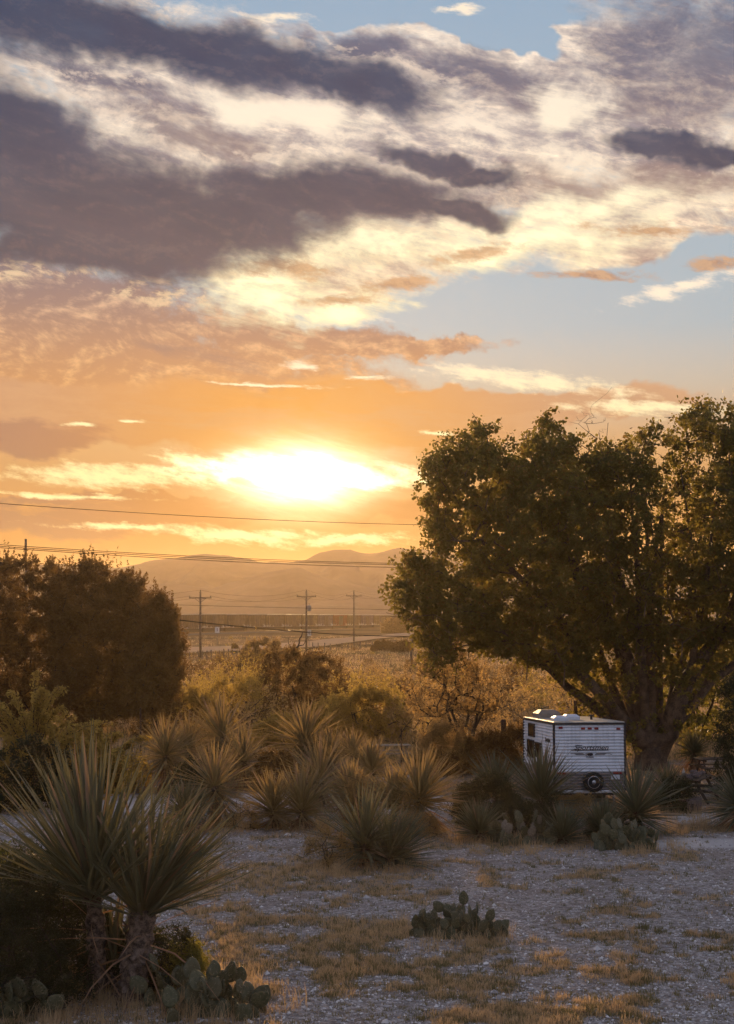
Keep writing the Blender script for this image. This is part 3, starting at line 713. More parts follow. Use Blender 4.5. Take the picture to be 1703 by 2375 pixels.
# ------------------------------------------------------------------ travel trailer
def trailer():
    L, W, H = 5.7, 2.42, 2.30
    g = Vector((6.48, 49.0, .57))
    r = empty('travel_trailer', (0,0,0), 0, 'white corrugated travel trailer with a spare wheel on its rear wall, parked under the cottonwood', 'travel trailer')
    # local frame: origin at rear-left bottom corner, +x along rear wall, +y toward the trailer front
    r.location = g; r.rotation_euler = (math.radians(-2.6), 0, math.radians(4.0))
    def wallmat(name, c):
        m, t, out = new_mat(name); co = objco(t); n = t.noise(co, 1.5, 5, .6); n2 = t.noise(co, 9, 4, .6)
        x,y,z = t.sep(co); st = t.noise(t.xyz(t.mul(x,14), t.mul(y,14), t.mul(z,.8)), 1.0, 4, .6)
        col = t.mix(t.mul(t.ss(t.add(t.mul(n,.5), t.mul(st,.5)), .44,.66), .6), c, tuple(v*.55 for v in c[:3])+(1,))
        pbsdf(t, out, col, t.lin(n2,.3,.7,.32,.5), 0, .5); return m
    MW = wallmat('trailer_white', C(.78,.79,.82)); MT = wallmat('trailer_taupe', C(.22,.185,.175))
    MDK = mat_plain('trailer_trim_dark', C(.045,.035,.035), .5); MROOF = mat_plain('trailer_roof', C(.55,.50,.42), .5, 0, .2, 3)
    MGL = mat_plain('window_dark', C(.012,.012,.014), .12, 0, .1, 2, 0, spec=.6); MRED = mat_plain('marker_red', C(.30,.02,.015), .3)
    MCH = mat_plain('chrome', C(.55,.55,.57), .3, .8, .08); MRUB = mat_plain('rubber', C(.018,.018,.018), .8)
    core = MB().box((W/2, L/2, H/2), (W-.05, L-.05, H-.02)).build('body', MDK, r)
    pitch = .107
    def corrug(z0, z1, mat, name):
        nb = max(1, round((z1-z0)/pitch)); ph = (z1-z0)/nb
        prof = []
        for k in range(nb):
            z = z0 + k*ph
            prof += [(z,.0),(z+ph*.12,.030),(z+ph*.40,.052),(z+ph*.66,.044),(z+ph*.90,.004)]
        prof.append((z1,0.0))
        def sheet(fn, a0, a1):
            vs = []; fs = []
            for i, a in enumerate((a0, a1)):
                for z, d in prof: vs.append(fn(a, z, d))
            n = len(prof)
            for k in range(n-1): fs.append((k, n+k, n+k+1, k+1))
            return vs, fs
        mb = MB()
        mb.addvf(*sheet(lambda a,z,d: (a, -d, z), 0.0, W)); vs, fs = sheet(lambda a,z,d: (-d, a, z), 0.0, L); mb.addvf(vs, [tuple(reversed(f)) for f in fs])
        mb.addvf(*sheet(lambda a,z,d: (W+d, a, z), 0.0, L)); vs, fs = sheet(lambda a,z,d: (a, L+d, z), 0.0, W); mb.addvf(vs, [tuple(reversed(f)) for f in fs])
        return mb.build(name, mat, r)
    corrug(.62, H-.03, MW, 'upper_siding'); corrug(.02, .62, MT, 'lower_siding')
    tr = MB()
    for (x, y) in ((-.03,-.03),(W+.03,-.03),(-.03,L+.03),(W+.03,L+.03)): tr.box((x,y,H/2), (.07,.07,H+.02))
    tr.box((W/2,-.04,H+.0), (W+.12,.09,.06)); tr.box((-.03,L/2,H+.0), (.07,L,.06)); tr.box((W+.03,L/2,H), (.07,L,.06)); tr.box((W/2,L+.03,H), (W+.12,.07,.06))
    tr.build('corner_trim', MDK, r)
    MB().box((W/2,L/2,H+.045), (W+.06,L+.06,.05), bev=.02).build('roof', MROOF, r)
    # low bright bumper rail under the rear wall
    MB().box((W/2,-.12,-.03), (W-.15,.12,.10), bev=.02).build('bumper', MCH, r)
    v1 = MB(); v1.prism([(-.34,-.3),(.34,-.3),(.34,.3),(-.34,.3)], 0, .03, Matrix.Translation((.55,1.5,H+.07)))
    def dome(cx, cy, w, l, h, nm, mat):
        b = MB(); z = H+.07
        lo = [(-w,-l),(w,-l),(w,l),(-w,l)]; hi = [(-w*.62,-l*.62),(w*.62,-l*.62),(w*.62,l*.62),(-w*.62,l*.62)]
        b.addvf([(cx+x,cy+y,z) for x,y in lo]+[(cx+x,cy+y,z+h*.55) for x,y in lo]+[(cx+x,cy+y,z+h) for x,y in hi],
                [(3,2,1,0),(0,1,5,4),(1,2,6,5),(2,3,7,6),(3,0,4,7),(4,5,9,8),(5,6,10,9),(6,7,11,10),(7,4,8,11),(8,9,10,11)])
        return b.build(nm, mat, r)
    MV = mat_plain('roof_vent_white', C(.62,.64,.68), .4, 0, .06)
    dome(.45, 1.3, .26, .3, .17, 'roof_vent', MV); dome(1.06, 2.3, .28, .3, .19, 'roof_vent', MV)
    dome(.62, 4.55, .42, .55, .30, 'air_conditioner', mat_plain('air_conditioner_tan', C(.30,.24,.19), .6))
    MB().box((.80,3.2,H+.12), (.5,.3,.10), bev=.02).build('roof_hatch', MV, r)
    an = MB(); an.tube([(1.75,2.0,H+.05),(1.75,2.0,H+.20)], .045, 8); an.lathe([(.09,0),(.09,.03),(.03,.05)], 10, Matrix.Translation((1.75,2.0,H+.2))); an.build('vent_pipe', MDK, r)
    # marker lights
    for x, z in ((.20,H-.13),(.98,H-.165),(1.215,H-.165),(1.45,H-.165),(2.22,H-.18)):
        MB().box((x,-.07,z), (.14,.06,.075), bev=.02).build('marker_light', MRED, r)
    # windows of the left wall
    def win(y0, y1, z0, z1):
        w = MB().box((-.055,(y0+y1)/2,(z0+z1)/2), (.05,y1-y0,z1-z0), bev=.02).build('window', MGL, r)
        f = MB(); t_ = .035
        for (cy,cz,sy,sz) in (((y0+y1)/2,z0,y1-y0+t_,t_),((y0+y1)/2,z1,y1-y0+t_,t_),(y0,(z0+z1)/2,t_,z1-z0-t_),(y1,(z0+z1)/2,t_,z1-z0-t_)): f.box((-.070,cy,cz), (.055,sy,sz))
        f.build('window_frame', MDK, w)
    win(3.4,4.5,1.70,2.16); win(3.5,4.75,.92,1.55); win(2.25,3.15,1.0,1.52)
    st = MB().box((-.035,L/2+.9,1.62), (.03,L-1.9,.05)).build('stripe', MW, r)
    # lettering on the left side and on the rear
    MBK = mat_plain('decal_black', C(.03,.025,.03), .5); MGY = mat_plain('decal_grey', C(.20,.19,.19), .5)
    put_text('lettering', 'Sportsmen', .255, r, (1.255,-.060,1.475), MBK, shear=.35, bold=.001, sx=1.08, ext=.004)
    d = MB()
    def ybox(x0,x1,z0,z1,sl=0.0): d.addvf([(x0,-.058,z0),(x1,-.058,z0),(x1+sl,-.058,z1),(x0+sl,-.058,z1),(x0,-.045,z0),(x1,-.045,z0),(x1+sl,-.045,z1),(x0+sl,-.045,z1)], [(0,1,2,3),(0,4,5,1),(3,2,6,7),(0,3,7,4),(1,5,6,2)])
    ybox(.56,1.86,1.375,1.39,.03); ybox(.62,.80,1.415,1.435,.03); ybox(.70,.93,1.545,1.565,.03)
    d.build('underline', MBK, r)
    d = MB(); ybox(.74,1.07,1.225,1.285,-.10); ybox(1.07,1.10,1.19,1.285); ybox(1.36,1.72,1.225,1.285,.10); ybox(.53,.70,1.27,1.285,.02); ybox(1.72,1.95,1.27,1.285,.02); ybox(1.92,1.99,1.235,1.25,.02); d.build('emblem', MGY, r)
    e = MB(); e.lathe([(.075,-.004),(.075,.004)], 16, Matrix.Translation((1.22,-.060,1.245)) @ Matrix.Rotation(math.pi/2,4,'X') @ Matrix.Diagonal((1.5,.7,1,1)))
    e.build('emblem_badge', MBK, r)
    put_text('lettering', 'CLASSIC', .075, r, (1.22,-.060,1.15), MBK, bold=.001)
    me = text_mesh('Sportsmen', .20, .004, .35, .004); me.transform(Matrix.Translation((-.060,.95,1.70)) @ Matrix.Rotation(-math.pi/2,4,'Z') @ Matrix.Rotation(math.pi/2,4,'X'))
    link_mesh('lettering', me, r, MBK)
    # spare wheel
    RX = Matrix.Rotation(math.pi/2, 4, 'X'); T = Matrix.Translation((1.30,-.20,.30)) @ RX
    sp = MB().lathe([(.22,-.09),(.30,-.11),(.345,-.08),(.355,0),(.345,.08),(.30,.11),(.22,.09)], 32, T).build('spare_wheel', MRUB, r, True)
    MB().lathe([(.225,.06),(.21,.10),(.17,.06),(.08,.05),(.07,.09),(.02,.095)], 24, T).build('rim', MCH, sp, True)
    hb = MB()
    for k in range(8): a = math.pi/4*k; hb.lathe([(.028,0),(.028,.012)], 8, T @ Matrix.Translation((.125*math.cos(a), .125*math.sin(a), .062)))
    hb.build('rim_hole', MRUB, sp)
    MB().box((2.10,-.07,.46), (.30,.03,.16), bev=.01).build('license_plate', MV, r)
    MB().box((2.17,-.08,.60), (.30,.06,.07), bev=.02).build('tail_light', MRED, r); MB().box((.22,-.08,.60), (.30,.06,.07), bev=.02).build('tail_light', MRED, r)
    # running gear
    MB().box((W/2,L/2,-.10), (W-.5,L,.12)).build('chassis', MDK, r)
    for x in (.22, W-.22):
        for y in (2.5, 3.3):
            Tm = Matrix.Translation((x,y,-.20)) @ Matrix.Rotation(math.pi/2,4,'Y')
            w = MB().lathe([(.2,-.09),(.30,-.10),(.335,-.07),(.335,.07),(.30,.10),(.2,.09)], 24, Tm).build('wheel', MRUB, r, True)
            MB().lathe([(.2,-.05),(.12,.02),(.03,.04)], 16, Tm).build('rim', MCH, w, True)
    hi = MB(); hi.tube([(.5,L,-.12),(W/2,L+1.1,-.12)], .05, 6); hi.tube([(W-.5,L,-.12),(W/2,L+1.1,-.12)], .05, 6); hi.build('hitch', MDK, r)
    for x, y in ((.3,.3),(W-.3,.3)): MB().tube([(x,y,-.1),(x,y,-.62)], .035, 6).build('stabilizer_jack', MCH, r)
trailer()

# ------------------------------------------------------------------ picnic tables, posts, small things
M_TABLE = mat_plain('table_wood', C(.13,.09,.065), .8, 0, .3, 6, .4)
M_TABLES = mat_plain('table_wood_sunlit', C(.40,.32,.22), .7, 0, .2, 6, .3)  # sunlight on the planks put into a paler wood colour
def picnic(px, base, rz, s, label, mat=M_TABLE, ext=None):
    g = G(px, base); g.z = gz(g.x, g.y); r = empty('picnic_table', g, math.radians(rz), label, 'picnic table', 'picnic tables on the lot')
    t = MB()
    for k in range(5): t.box((0,(-2+k)*.15,.76), (1.85,.14,.04), bev=.008)
    t.build('tabletop', mat, r)
    for sy in (-1,1):
        b = MB()
        for k in (0,1): b.box((0,sy*(.62+k*.14),.45), (1.85,.13,.04), bev=.008)
        b.build('bench', mat, r)
    for sx in (-.68,.68):
        for sy in (-1,1):
            MB().addvf(*MB_box(Vector((sx,sy*.18,.74)), Vector((sx,sy*.62,.0)), .09)).build('leg', mat, r)
        MB().box((sx+.05,0,.41), (.05,1.56,.10)).build('bench_support', mat, r); MB().box((sx+.05,0,.70), (.05,.72,.09)).build('top_support', mat, r)
    r.scale = (s,)*3; return r
def MB_box(a, b, w):
    m = MB(); d = (b-a); q = d.to_track_quat('Z','Y').to_matrix().to_4x4(); m.box((a+b)/2, (w*.5,w,d.length), q.to_3x3()); return m.v, m.f
tb = picnic(1612,1858,62,1.08,'dark picnic table with stones on its top, right of the trailer')
picnic(1665,1805,8,1.0,'picnic table with a pale plank top behind the stone covered one', M_TABLE)
picnic(905,1768,8,1.0,'sunlit picnic table glimpsed between the yuccas and the mesquite', M_TABLES)
M_STONE = mat_plain('stone_pinkish', C(.26,.19,.17), .9, 0, .3, 6, .6)
def stone(name, loc, r, label, cat='stone', group=None):
    mb = MB(); n = 8; vs = []; fs = []
    for i in range(6):
        ph = math.pi*i/5
        for k in range(n):
            a = 2*math.pi*k/n; q = r*(1+.25*(random.random()-.5)); vs.append((q*math.sin(ph)*math.cos(a)*1.2, q*math.sin(ph)*math.sin(a), q*.7*(1-math.cos(ph))))
    for i in range(5):
        for k in range(n): fs.append((i*n+k, i*n+(k+1)%n, (i+1)*n+(k+1)%n, (i+1)*n+k))
    mb.addvf(vs, fs); o = mb.build(name, M_STONE, None, True, loc); tag(o, label, cat, group); return o
mt = Matrix.Translation(tb.location) @ Matrix.Rotation(tb.rotation_euler.z, 4, 'Z') @ Matrix.Scale(1.08, 4)
for k in range(11):
    u = -.8 + k*.16; p = mt @ Vector((u, random.uniform(-.25,.25), .79))
    stone('stone', p, random.uniform(.06,.13), ['first','second','third','fourth','fifth','sixth','seventh','eighth','ninth','tenth','last'][k] + ' rough stone from the left end of the dark picnic table top', group='stones laid out on the dark picnic table')
b = MB(); p = mt @ Vector((-.2,.32,.785)); b.lathe([(.05,0),(.055,.14),(.05,.2),(.025,.25),(.025,.30)], 12)
o = b.build('bottle', mat_plain('bottle_white', C(.6,.58,.52), .35), None, True, p); tag(o, 'pale bottle standing on the dark picnic table', 'bottle')
g = G(1590, 1880); g.z = gz(g.x, g.y); b = MB(); b.lathe([(.52,0),(.55,.1),(.54,.40),(.50,.44),(.40,.44),(.38,.1),(.02,.1)], 22)
o = b.build('fire_ring', M_STONE, None, True, g); tag(o, 'low round stone fire ring in front of the dark picnic table', 'fire ring')
def post(px, y0, y1, r, label, mat, D=None, name='fence_post'):
    g = G(px, y1) if D is None else Vector(((px-CXP)*D/F, D, 0)); z = gz(g.x, g.y); top = EYE - (y0-HOR)*g.y/F - z
    o = MB().tube([(0,0,-.1),(.01,0,top*.5),(0,0,top-.02),(0,0,top)], [r,r,r*.97,r*.8], 8).build(name, mat, None, False, (g.x,g.y,z)); tag(o, label, 'post')
M_RUST = mat_plain('rusty_steel', C(.11,.06,.04), .8, .3)
post(326,1642,1800,.035,'thin steel post standing by the arching shrub at left', M_RUST)
post(1168,1669,1790,.11,'stout wooden post left of the trailer', M_RUST, name='wooden_post')
post(1335,1625,1800,.07,'thin dark pole rising behind the trailer roof', M_RUST, D=58.5, name='pole')
post(931,1690,1778,.03,'thin post beside the sunlit picnic table', M_RUST)

# ------------------------------------------------------------------ foliage and branch generators
def leaf_quads(cent, nrm_bias, size, rng_, asp=.55, jit=.35, drop=0.0):
    """diamond leaves at the centres; returns V,F"""
    n = len(cent)
    d = rng_.normal(size=(n,3)); d[:,2] -= drop; d /= np.linalg.norm(d, axis=1)[:,None]+1e-9
    q = rng_.normal(size=(n,3)); s = np.cross(d, q); s /= np.linalg.norm(s, axis=1)[:,None]+1e-9
    L = size*(1+jit*(rng_.random(n)-.5)*2)[:,None]; W = L*asp
    a = cent - d*L*.5; b = cent + s*W*.5; c = cent + d*L*.5; e = cent - s*W*.5
    V = np.stack([a,b,c,e], 1).reshape(-1,3); Fc = np.arange(4*n).reshape(n,4); return V, Fc
def leaf_round(cent, size, rng_, jit=.35):
    """hexagonal (heart-ish) leaves"""
    n = len(cent); d = rng_.normal(size=(n,3)); d[:,2] -= .5; d /= np.linalg.norm(d, axis=1)[:,None]
    q = rng_.normal(size=(n,3)); s = np.cross(d, q); s /= np.linalg.norm(s, axis=1)[:,None]+1e-9
    L = size*(1+jit*(rng_.random(n)-.5)*2)[:,None]
    pts = [(-.5,0),(-.32,.38),(.08,.40),(.55,0),(.08,-.40),(-.32,-.38)]
    V = np.stack([cent + d*L*a + s*L*b for a,b in pts], 1).reshape(-1,3); return V, np.arange(6*n).reshape(n,6)
def seg_tubes(segs, n=5):
    """segs: array rows p0(3) p1(3) r0 r1 -> V,F of open frusta"""
    S = np.array(segs, float); p0, p1, r0, r1 = S[:,0:3], S[:,3:6], S[:,6], S[:,7]
    t = p1-p0; t /= np.linalg.norm(t, axis=1)[:,None]+1e-9
    ref = np.where(np.abs(t[:,2:3]) < .9, np.array([[0,0,1.]]), np.array([[1.,0,0]]))
    u = np.cross(t, ref); u /= np.linalg.norm(u, axis=1)[:,None]; w = np.cross(t, u)
    k = np.arange(n)*2*math.pi/n; c, s = np.cos(k), np.sin(k)
    ring = u[:,None,:]*c[None,:,None] + w[:,None,:]*s[None,:,None]
    A = p0[:,None,:]-t[:,None,:]*r0[:,None,None]*.3 + ring*r0[:,None,None]; B = p1[:,None,:] + t[:,None,:]*r1[:,None,None]*.3 + ring*r1[:,None,None]
    V = np.concatenate([A,B], 1).reshape(-1,3); m = len(S); base = np.arange(m)[:,None]*2*n
    i = np.arange(n); j = (i+1)%n
    Fc = np.stack([base+i, base+j, base+n+j, base+n+i], -1).reshape(-1,4); return V, Fc
class Skel:
    """branch skeleton grown towards targets; thickness from the number of tips carried"""
    def __init__(s): s.p = []; s.par = []; s.kids = []; s.rmin = []
    def node(s, p, par, rmin=0.0):
        s.p.append(np.array(p, float)); s.par.append(par); s.rmin.append(rmin); return len(s.p)-1
    def limb(s, pts, par=-1, radii=None):
        k = par
        for i, p in enumerate(pts): k = s.node(p, k, radii[i] if radii else 0)
        return k
    def reach(s, target, rng_, step=.5, up=.25, wob=.12, maxr=1e9):
        A = np.array(s.p); d = A - target; dist = np.linalg.norm(d, axis=1)
        cost = dist + np.maximum(0, d[:,2])*1.2
        cost[0] += 2.0
        i = int(np.argmin(cost)); a = s.p[i]; L = np.linalg.norm(target-a)
        n = max(1, int(L/step)); k = i
        mid = (a+target)/2 + np.array([0,0,up*L*.35]) + rng_.normal(size=3)*wob*L
        for q in range(1, n+1):
            f = q/n; p = a*(1-f)**2 + 2*mid*f*(1-f) + target*f*f
            if q < n: p = p + rng_.normal(size=3)*wob*step*.35
            k = s.node(p, k)
        return k
    def tubes(s, rtip=.012, pw=.42, rmax=9, n=6):
        N = len(s.p); cnt = np.zeros(N)
        haskid = np.zeros(N, bool)
        for i in range(N):
            if s.par[i] >= 0: haskid[s.par[i]] = True
        for i in range(N-1, -1, -1):
            if not haskid[i]: cnt[i] += 1
            if s.par[i] >= 0: cnt[s.par[i]] += cnt[i]
        r = np.minimum(rtip*cnt**pw, rmax); r = np.where(np.array(s.rmin) > 0, np.array(s.rmin), r)
        segs = []
        for i in range(N):
            j = s.par[i]
            if j < 0: continue
            r0 = min(r[j], r[i]*1.6) if s.rmin[j] == 0 or s.rmin[i] == 0 else r[j]
            segs.append([*s.p[j], *s.p[i], r0, r[i]])
        return seg_tubes(segs, n)
def in_poly(x, y, poly):
    c = False; n = len(poly); j = n-1
    for i in range(n):
        xi, yi = poly[i]; xj, yj = poly[j]
        if (yi > y) != (yj > y) and x < (xj-xi)*(y-yi)/(yj-yi)+xi: c = not c
        j = i
    return c
def edge_dist(x, y, poly):
    best = 1e9; n = len(poly)
    for i in range(n):
        ax, ay = poly[i]; bx, by = poly[(i+1)%n]; dx, dy = bx-ax, by-ay
        t = max(0, min(1, ((x-ax)*dx+(y-ay)*dy)/(dx*dx+dy*dy+1e-9))); best = min(best, math.hypot(x-ax-t*dx, y-ay-t*dy))
    return best
def fill_crown(polyL, maxdepth, n, rng_, sep=.9, shrink=.0, holes=(), shell=.65):
    """cluster centres in local metres (x, depth, z) filling a crown whose side outline is polyL"""
    xs = [p[0] for p in polyL]; zs = [p[1] for p in polyL]; out = []; tries = 0
    while len(out) < n and tries < n*60:
        tries += 1
        x = rng_.uniform(min(xs), max(xs)); z = rng_.uniform(min(zs), max(zs))
        if not in_poly(x, z, polyL): continue
        e = edge_dist(x, z, polyL)
        if e < shrink: continue
        if any(((x-h[0])/h[2])**2+((z-h[1])/h[3])**2 < 1 and rng_.random() < h[4] for h in holes): continue
        md = maxdepth*math.sqrt(min(1, e/(maxdepth*.8)+.12))
        y = md*(rng_.uniform(-1,1) if rng_.random() > shell else rng_.choice([-1,1])*rng_.uniform(.6,1))
        p = np.array([x,y,z])
        if out and np.min(np.linalg.norm(np.array(out)-p, axis=1)) < sep*(.6+.4*rng_.random()): continue
        out.append(p)
    return np.array(out)
def ball_leaves(centres, rad, n, rng_, flat=.8):
    """points scattered in rough clumps about each centre, denser in sub-clumps"""
    out = []
    for c in centres:
        r = rad*(.7+.6*rng_.random()); m = int(n*(.6+.8*rng_.random())); k = max(3, m//14)
        sub = rng_.normal(size=(k,3)); sub /= np.linalg.norm(sub, axis=1)[:,None]; sub *= (r*rng_.random((k,1))**.45); sub[:,2] *= flat
        w = sub[rng_.integers(0, k, m)] + rng_.normal(size=(m,3))*r*.17
        out.append(c + w)
    return np.concatenate(out)
def join(parts):
    """parts: list of (V,F) with same face size"""
    off = 0; Vs = []; Fs = []
    for V, Fc in parts: Vs.append(V); Fs.append(Fc+off); off += len(V)
    return np.concatenate(Vs), np.concatenate(Fs)

# ------------------------------------------------------------------ the cottonwood
def cottonwood():
    R = np.random.default_rng(101); base = G(1508, 1786); D = base.y; k = mpp(D)
    z7 = lambda x, y: ((880+x*.5062-1508)*k, (1786-(900+y*.5062))*k)      # outline point -> local metres (x, z)
    out = [(20,940),(35,870),(90,850),(80,800),(110,720),(150,740),(210,745),(215,690),(170,600),(200,540),(170,480),(215,450),(160,350),(240,300),(300,205),(360,215),(420,180),(490,150),(540,215),(590,250),
           (640,255),(670,170),(730,115),(810,140),(815,210),(860,195),(900,240),(960,235),(1020,265),(1090,235),(1150,260),(1150,170),(1210,150),(1280,180),(1370,140),(1385,65),(1450,90),(1560,60),(1580,110),(1626,150),
           (1750,170),(1900,260),(2050,420),(2150,650),(2180,900),(2080,1080),(1900,1180),(1700,1200),(1580,1130),(1480,1190),(1330,1120),(1180,1180),(1050,1130),(880,1330),(760,1290),(640,1270),(560,1230),(420,1190),(350,1240),(300,1300),(230,1320),(190,1220),(150,1110),(100,1040)]
    poly = [z7(*p) for p in out]
    holes = [(*z7(1290,480), 1.15, 2.7, .85), (*z7(1215,820), .5, 2.2, .8), (*z7(1400,1000), 1.2, .8, .5), (*z7(360,800), .9, .6, .7), (*z7(480,900),.8,.5,.6), (*z7(600,270),.4,.6,.9)]
    cl = fill_crown(poly, 5.6, 1650, R, .52, .22, holes)
    r = empty('cottonwood_tree', (base.x, base.y, gz(base.x, base.y)-.1), 0, 'huge spreading cottonwood with many leaning limbs, behind the trailer', 'tree')
    sk = Skel()
    def L(pts, par, ra): return sk.limb([np.array([z7(a,b)[0], d, z7(a,b)[1]]) for a,b,d in pts], par, ra)
    root = sk.node((0,0,-.3), -1, .88); root = sk.node((0,0,.5), root, .68); fork = sk.node((.05,0,1.1), root, .60)
    # limbs traced along the photo: (x, y, depth)
    L([(1225,1560,.1),(1200,1450,.0),(1160,1330,-.3),(1120,1220,-.5),(1060,1090,-.4),(960,950,-.2),(880,780,0),(820,640,.3)], fork, [.42,.38,.34,.29,.24,.19,.14,.10])
    L([(1190,1600,.5),(1080,1520,.8),(980,1440,1.0),(880,1370,1.2),(800,1290,1.2),(700,1220,.9),(600,1160,.7),(480,1120,.5)], root, [.30,.25,.21,.18,.15,.12,.09,.06])
    L([(1150,1560,-.6),(1060,1470,-1.2),(1000,1400,-1.5),(900,1300,-1.9),(850,1150,-2.2),(760,1000,-2.4),(600,850,-2.2),(450,700,-2.0)], fork, [.30,.27,.24,.21,.18,.15,.12,.08])
    e4 = L([(1270,1540,.6),(1270,1400,.8),(1275,1250,1.0),(1265,1100,1.2),(1275,950,1.3),(1290,760,1.2),(1310,600,1.0),(1330,450,.9)], fork, [.30,.26,.22,.18,.14,.10,.06,.02])
    e5 = L([(1320,1560,-.3),(1340,1460,-.6),(1380,1350,-.8),(1430,1260,-1.0),(1500,1160,-1.2),(1570,1030,-1.3),(1620,900,-1.2),(1660,700,-1.0)], fork, [.46,.42,.38,.33,.27,.22,.17,.11])
    L([(1360,1540,.5),(1460,1440,.9),(1540,1350,1.3),(1640,1290,1.6),(1800,1180,1.8),(1950,1000,1.8)], root, [.30,.27,.24,.20,.15,.10])
    L([(1400,1300,.8),(1420,1150,1.2),(1480,1000,1.6),(1490,850,2.0),(1480,650,2.2),(1440,420,2.0)], e5-5, [.22,.18,.14,.11,.07,.025])
    L([(1215,1250,.8),(1190,1050,1.2),(1130,850,1.4),(1080,650,1.5),(1040,450,1.4)], e4-6, [.16,.13,.10,.07,.025])
    for (xa, xb, dd) in [(1180,1010,1.6),(1240,1180,-1.8),(1290,1350,2.2),(1350,1480,-2.2),(1150,860,2.4),(1260,1240,2.8),(1330,1560,2.6),(1210,1100,-2.6)]:
        yb = R.uniform(420,560); L([(xa,1540,dd*.2),(xa+(xb-xa)*.2,1380,dd*.45),(xa+(xb-xa)*.38,1220,dd*.65),(xa+(xb-xa)*.55,1050,dd*.8),(xa+(xb-xa)*.75,850,dd),(xb,yb,dd)], fork, [.21,.185,.16,.13,.09,.05])
    nt = len(sk.p)
    order_ = np.argsort([np.min(np.linalg.norm(np.array(sk.p[:nt]) - c, axis=1)) for c in cl])
    for i in order_: sk.reach(cl[i], R, .55, .15, .10)
    for c in cl[::5]:                                                  # finer twigs in the clumps
        for q in range(3): sk.reach(c + R.normal(size=3)*.55, R, .35, .1, .2)
    V, Fc = sk.tubes(.010, .40, .5, 7)
    link_mesh('trunk', np_mesh('trunk', V, Fc, True), r, M_BARK)
    # pale dead twigs hanging inside the lower crown and poking out of the top
    for (a, b, d, n_, s_) in [(1080,1250,-3,26,1.3),(1300,1100,-3.5,22,1.2),(800,1200,-3,26,1.3),(1000,850,-4,22,1.2),(1250,850,-3,16,1.2),(990,185,0,20,.9),(1290,560,-.5,30,1.5),(650,1180,-2,22,1.3),(1130,950,-4,14,.8)]:
        dk_ = Skel(); x, z = z7(a, b); k0 = dk_.node((x, d, z-1.0*s_), -1, .03); k1 = dk_.node((x+.05, d, z-.4*s_), k0, .022)
        st = len(dk_.p)
        for q in range(n_):
            tgt = np.array([x, d, z]) + np.array([R.normal()*s_*.55, R.normal()*s_*.5, abs(R.normal())*s_*.9-.1])
            A = np.array(dk_.p[st-2:]); j = int(np.argmin(np.linalg.norm(A-tgt, axis=1)+np.maximum(0, A[:,2]-tgt[2])*2)) + st-2
            kk = j; a0 = dk_.p[j]
            for e in (.35,.7,1.0): kk = dk_.node(a0*(1-e)+tgt*e+R.normal(size=3)*.05, kk)
        V, Fc = dk_.tubes(.0045, .5, .03, 4); link_mesh('dead_twigs', np_mesh('dead_twigs', V, Fc), r, M_DEAD)
    pts = ball_leaves(cl, .58, 130, R)
    V, Fc = leaf_round(pts, .112, R, .5); link_mesh('crown', np_mesh('crown', V, Fc), r, M_LEAF_CW)
    # leafy shoots on the trunk and low limbs
    rp = []
    for q in range(300): a = R.uniform(820,1640); b = R.uniform(1060,1330) if q % 3 else R.uniform(1280,1640); x, z = z7(a, b); rp.append((x, R.uniform(-3.5,3.5), z))
    V, Fc = leaf_round(ball_leaves(np.array(rp), .50, 60, R), .12, R); link_mesh('water_shoots', np_mesh('water_shoots', V, Fc), r, M_LEAF_CW)
    return r
cottonwood()

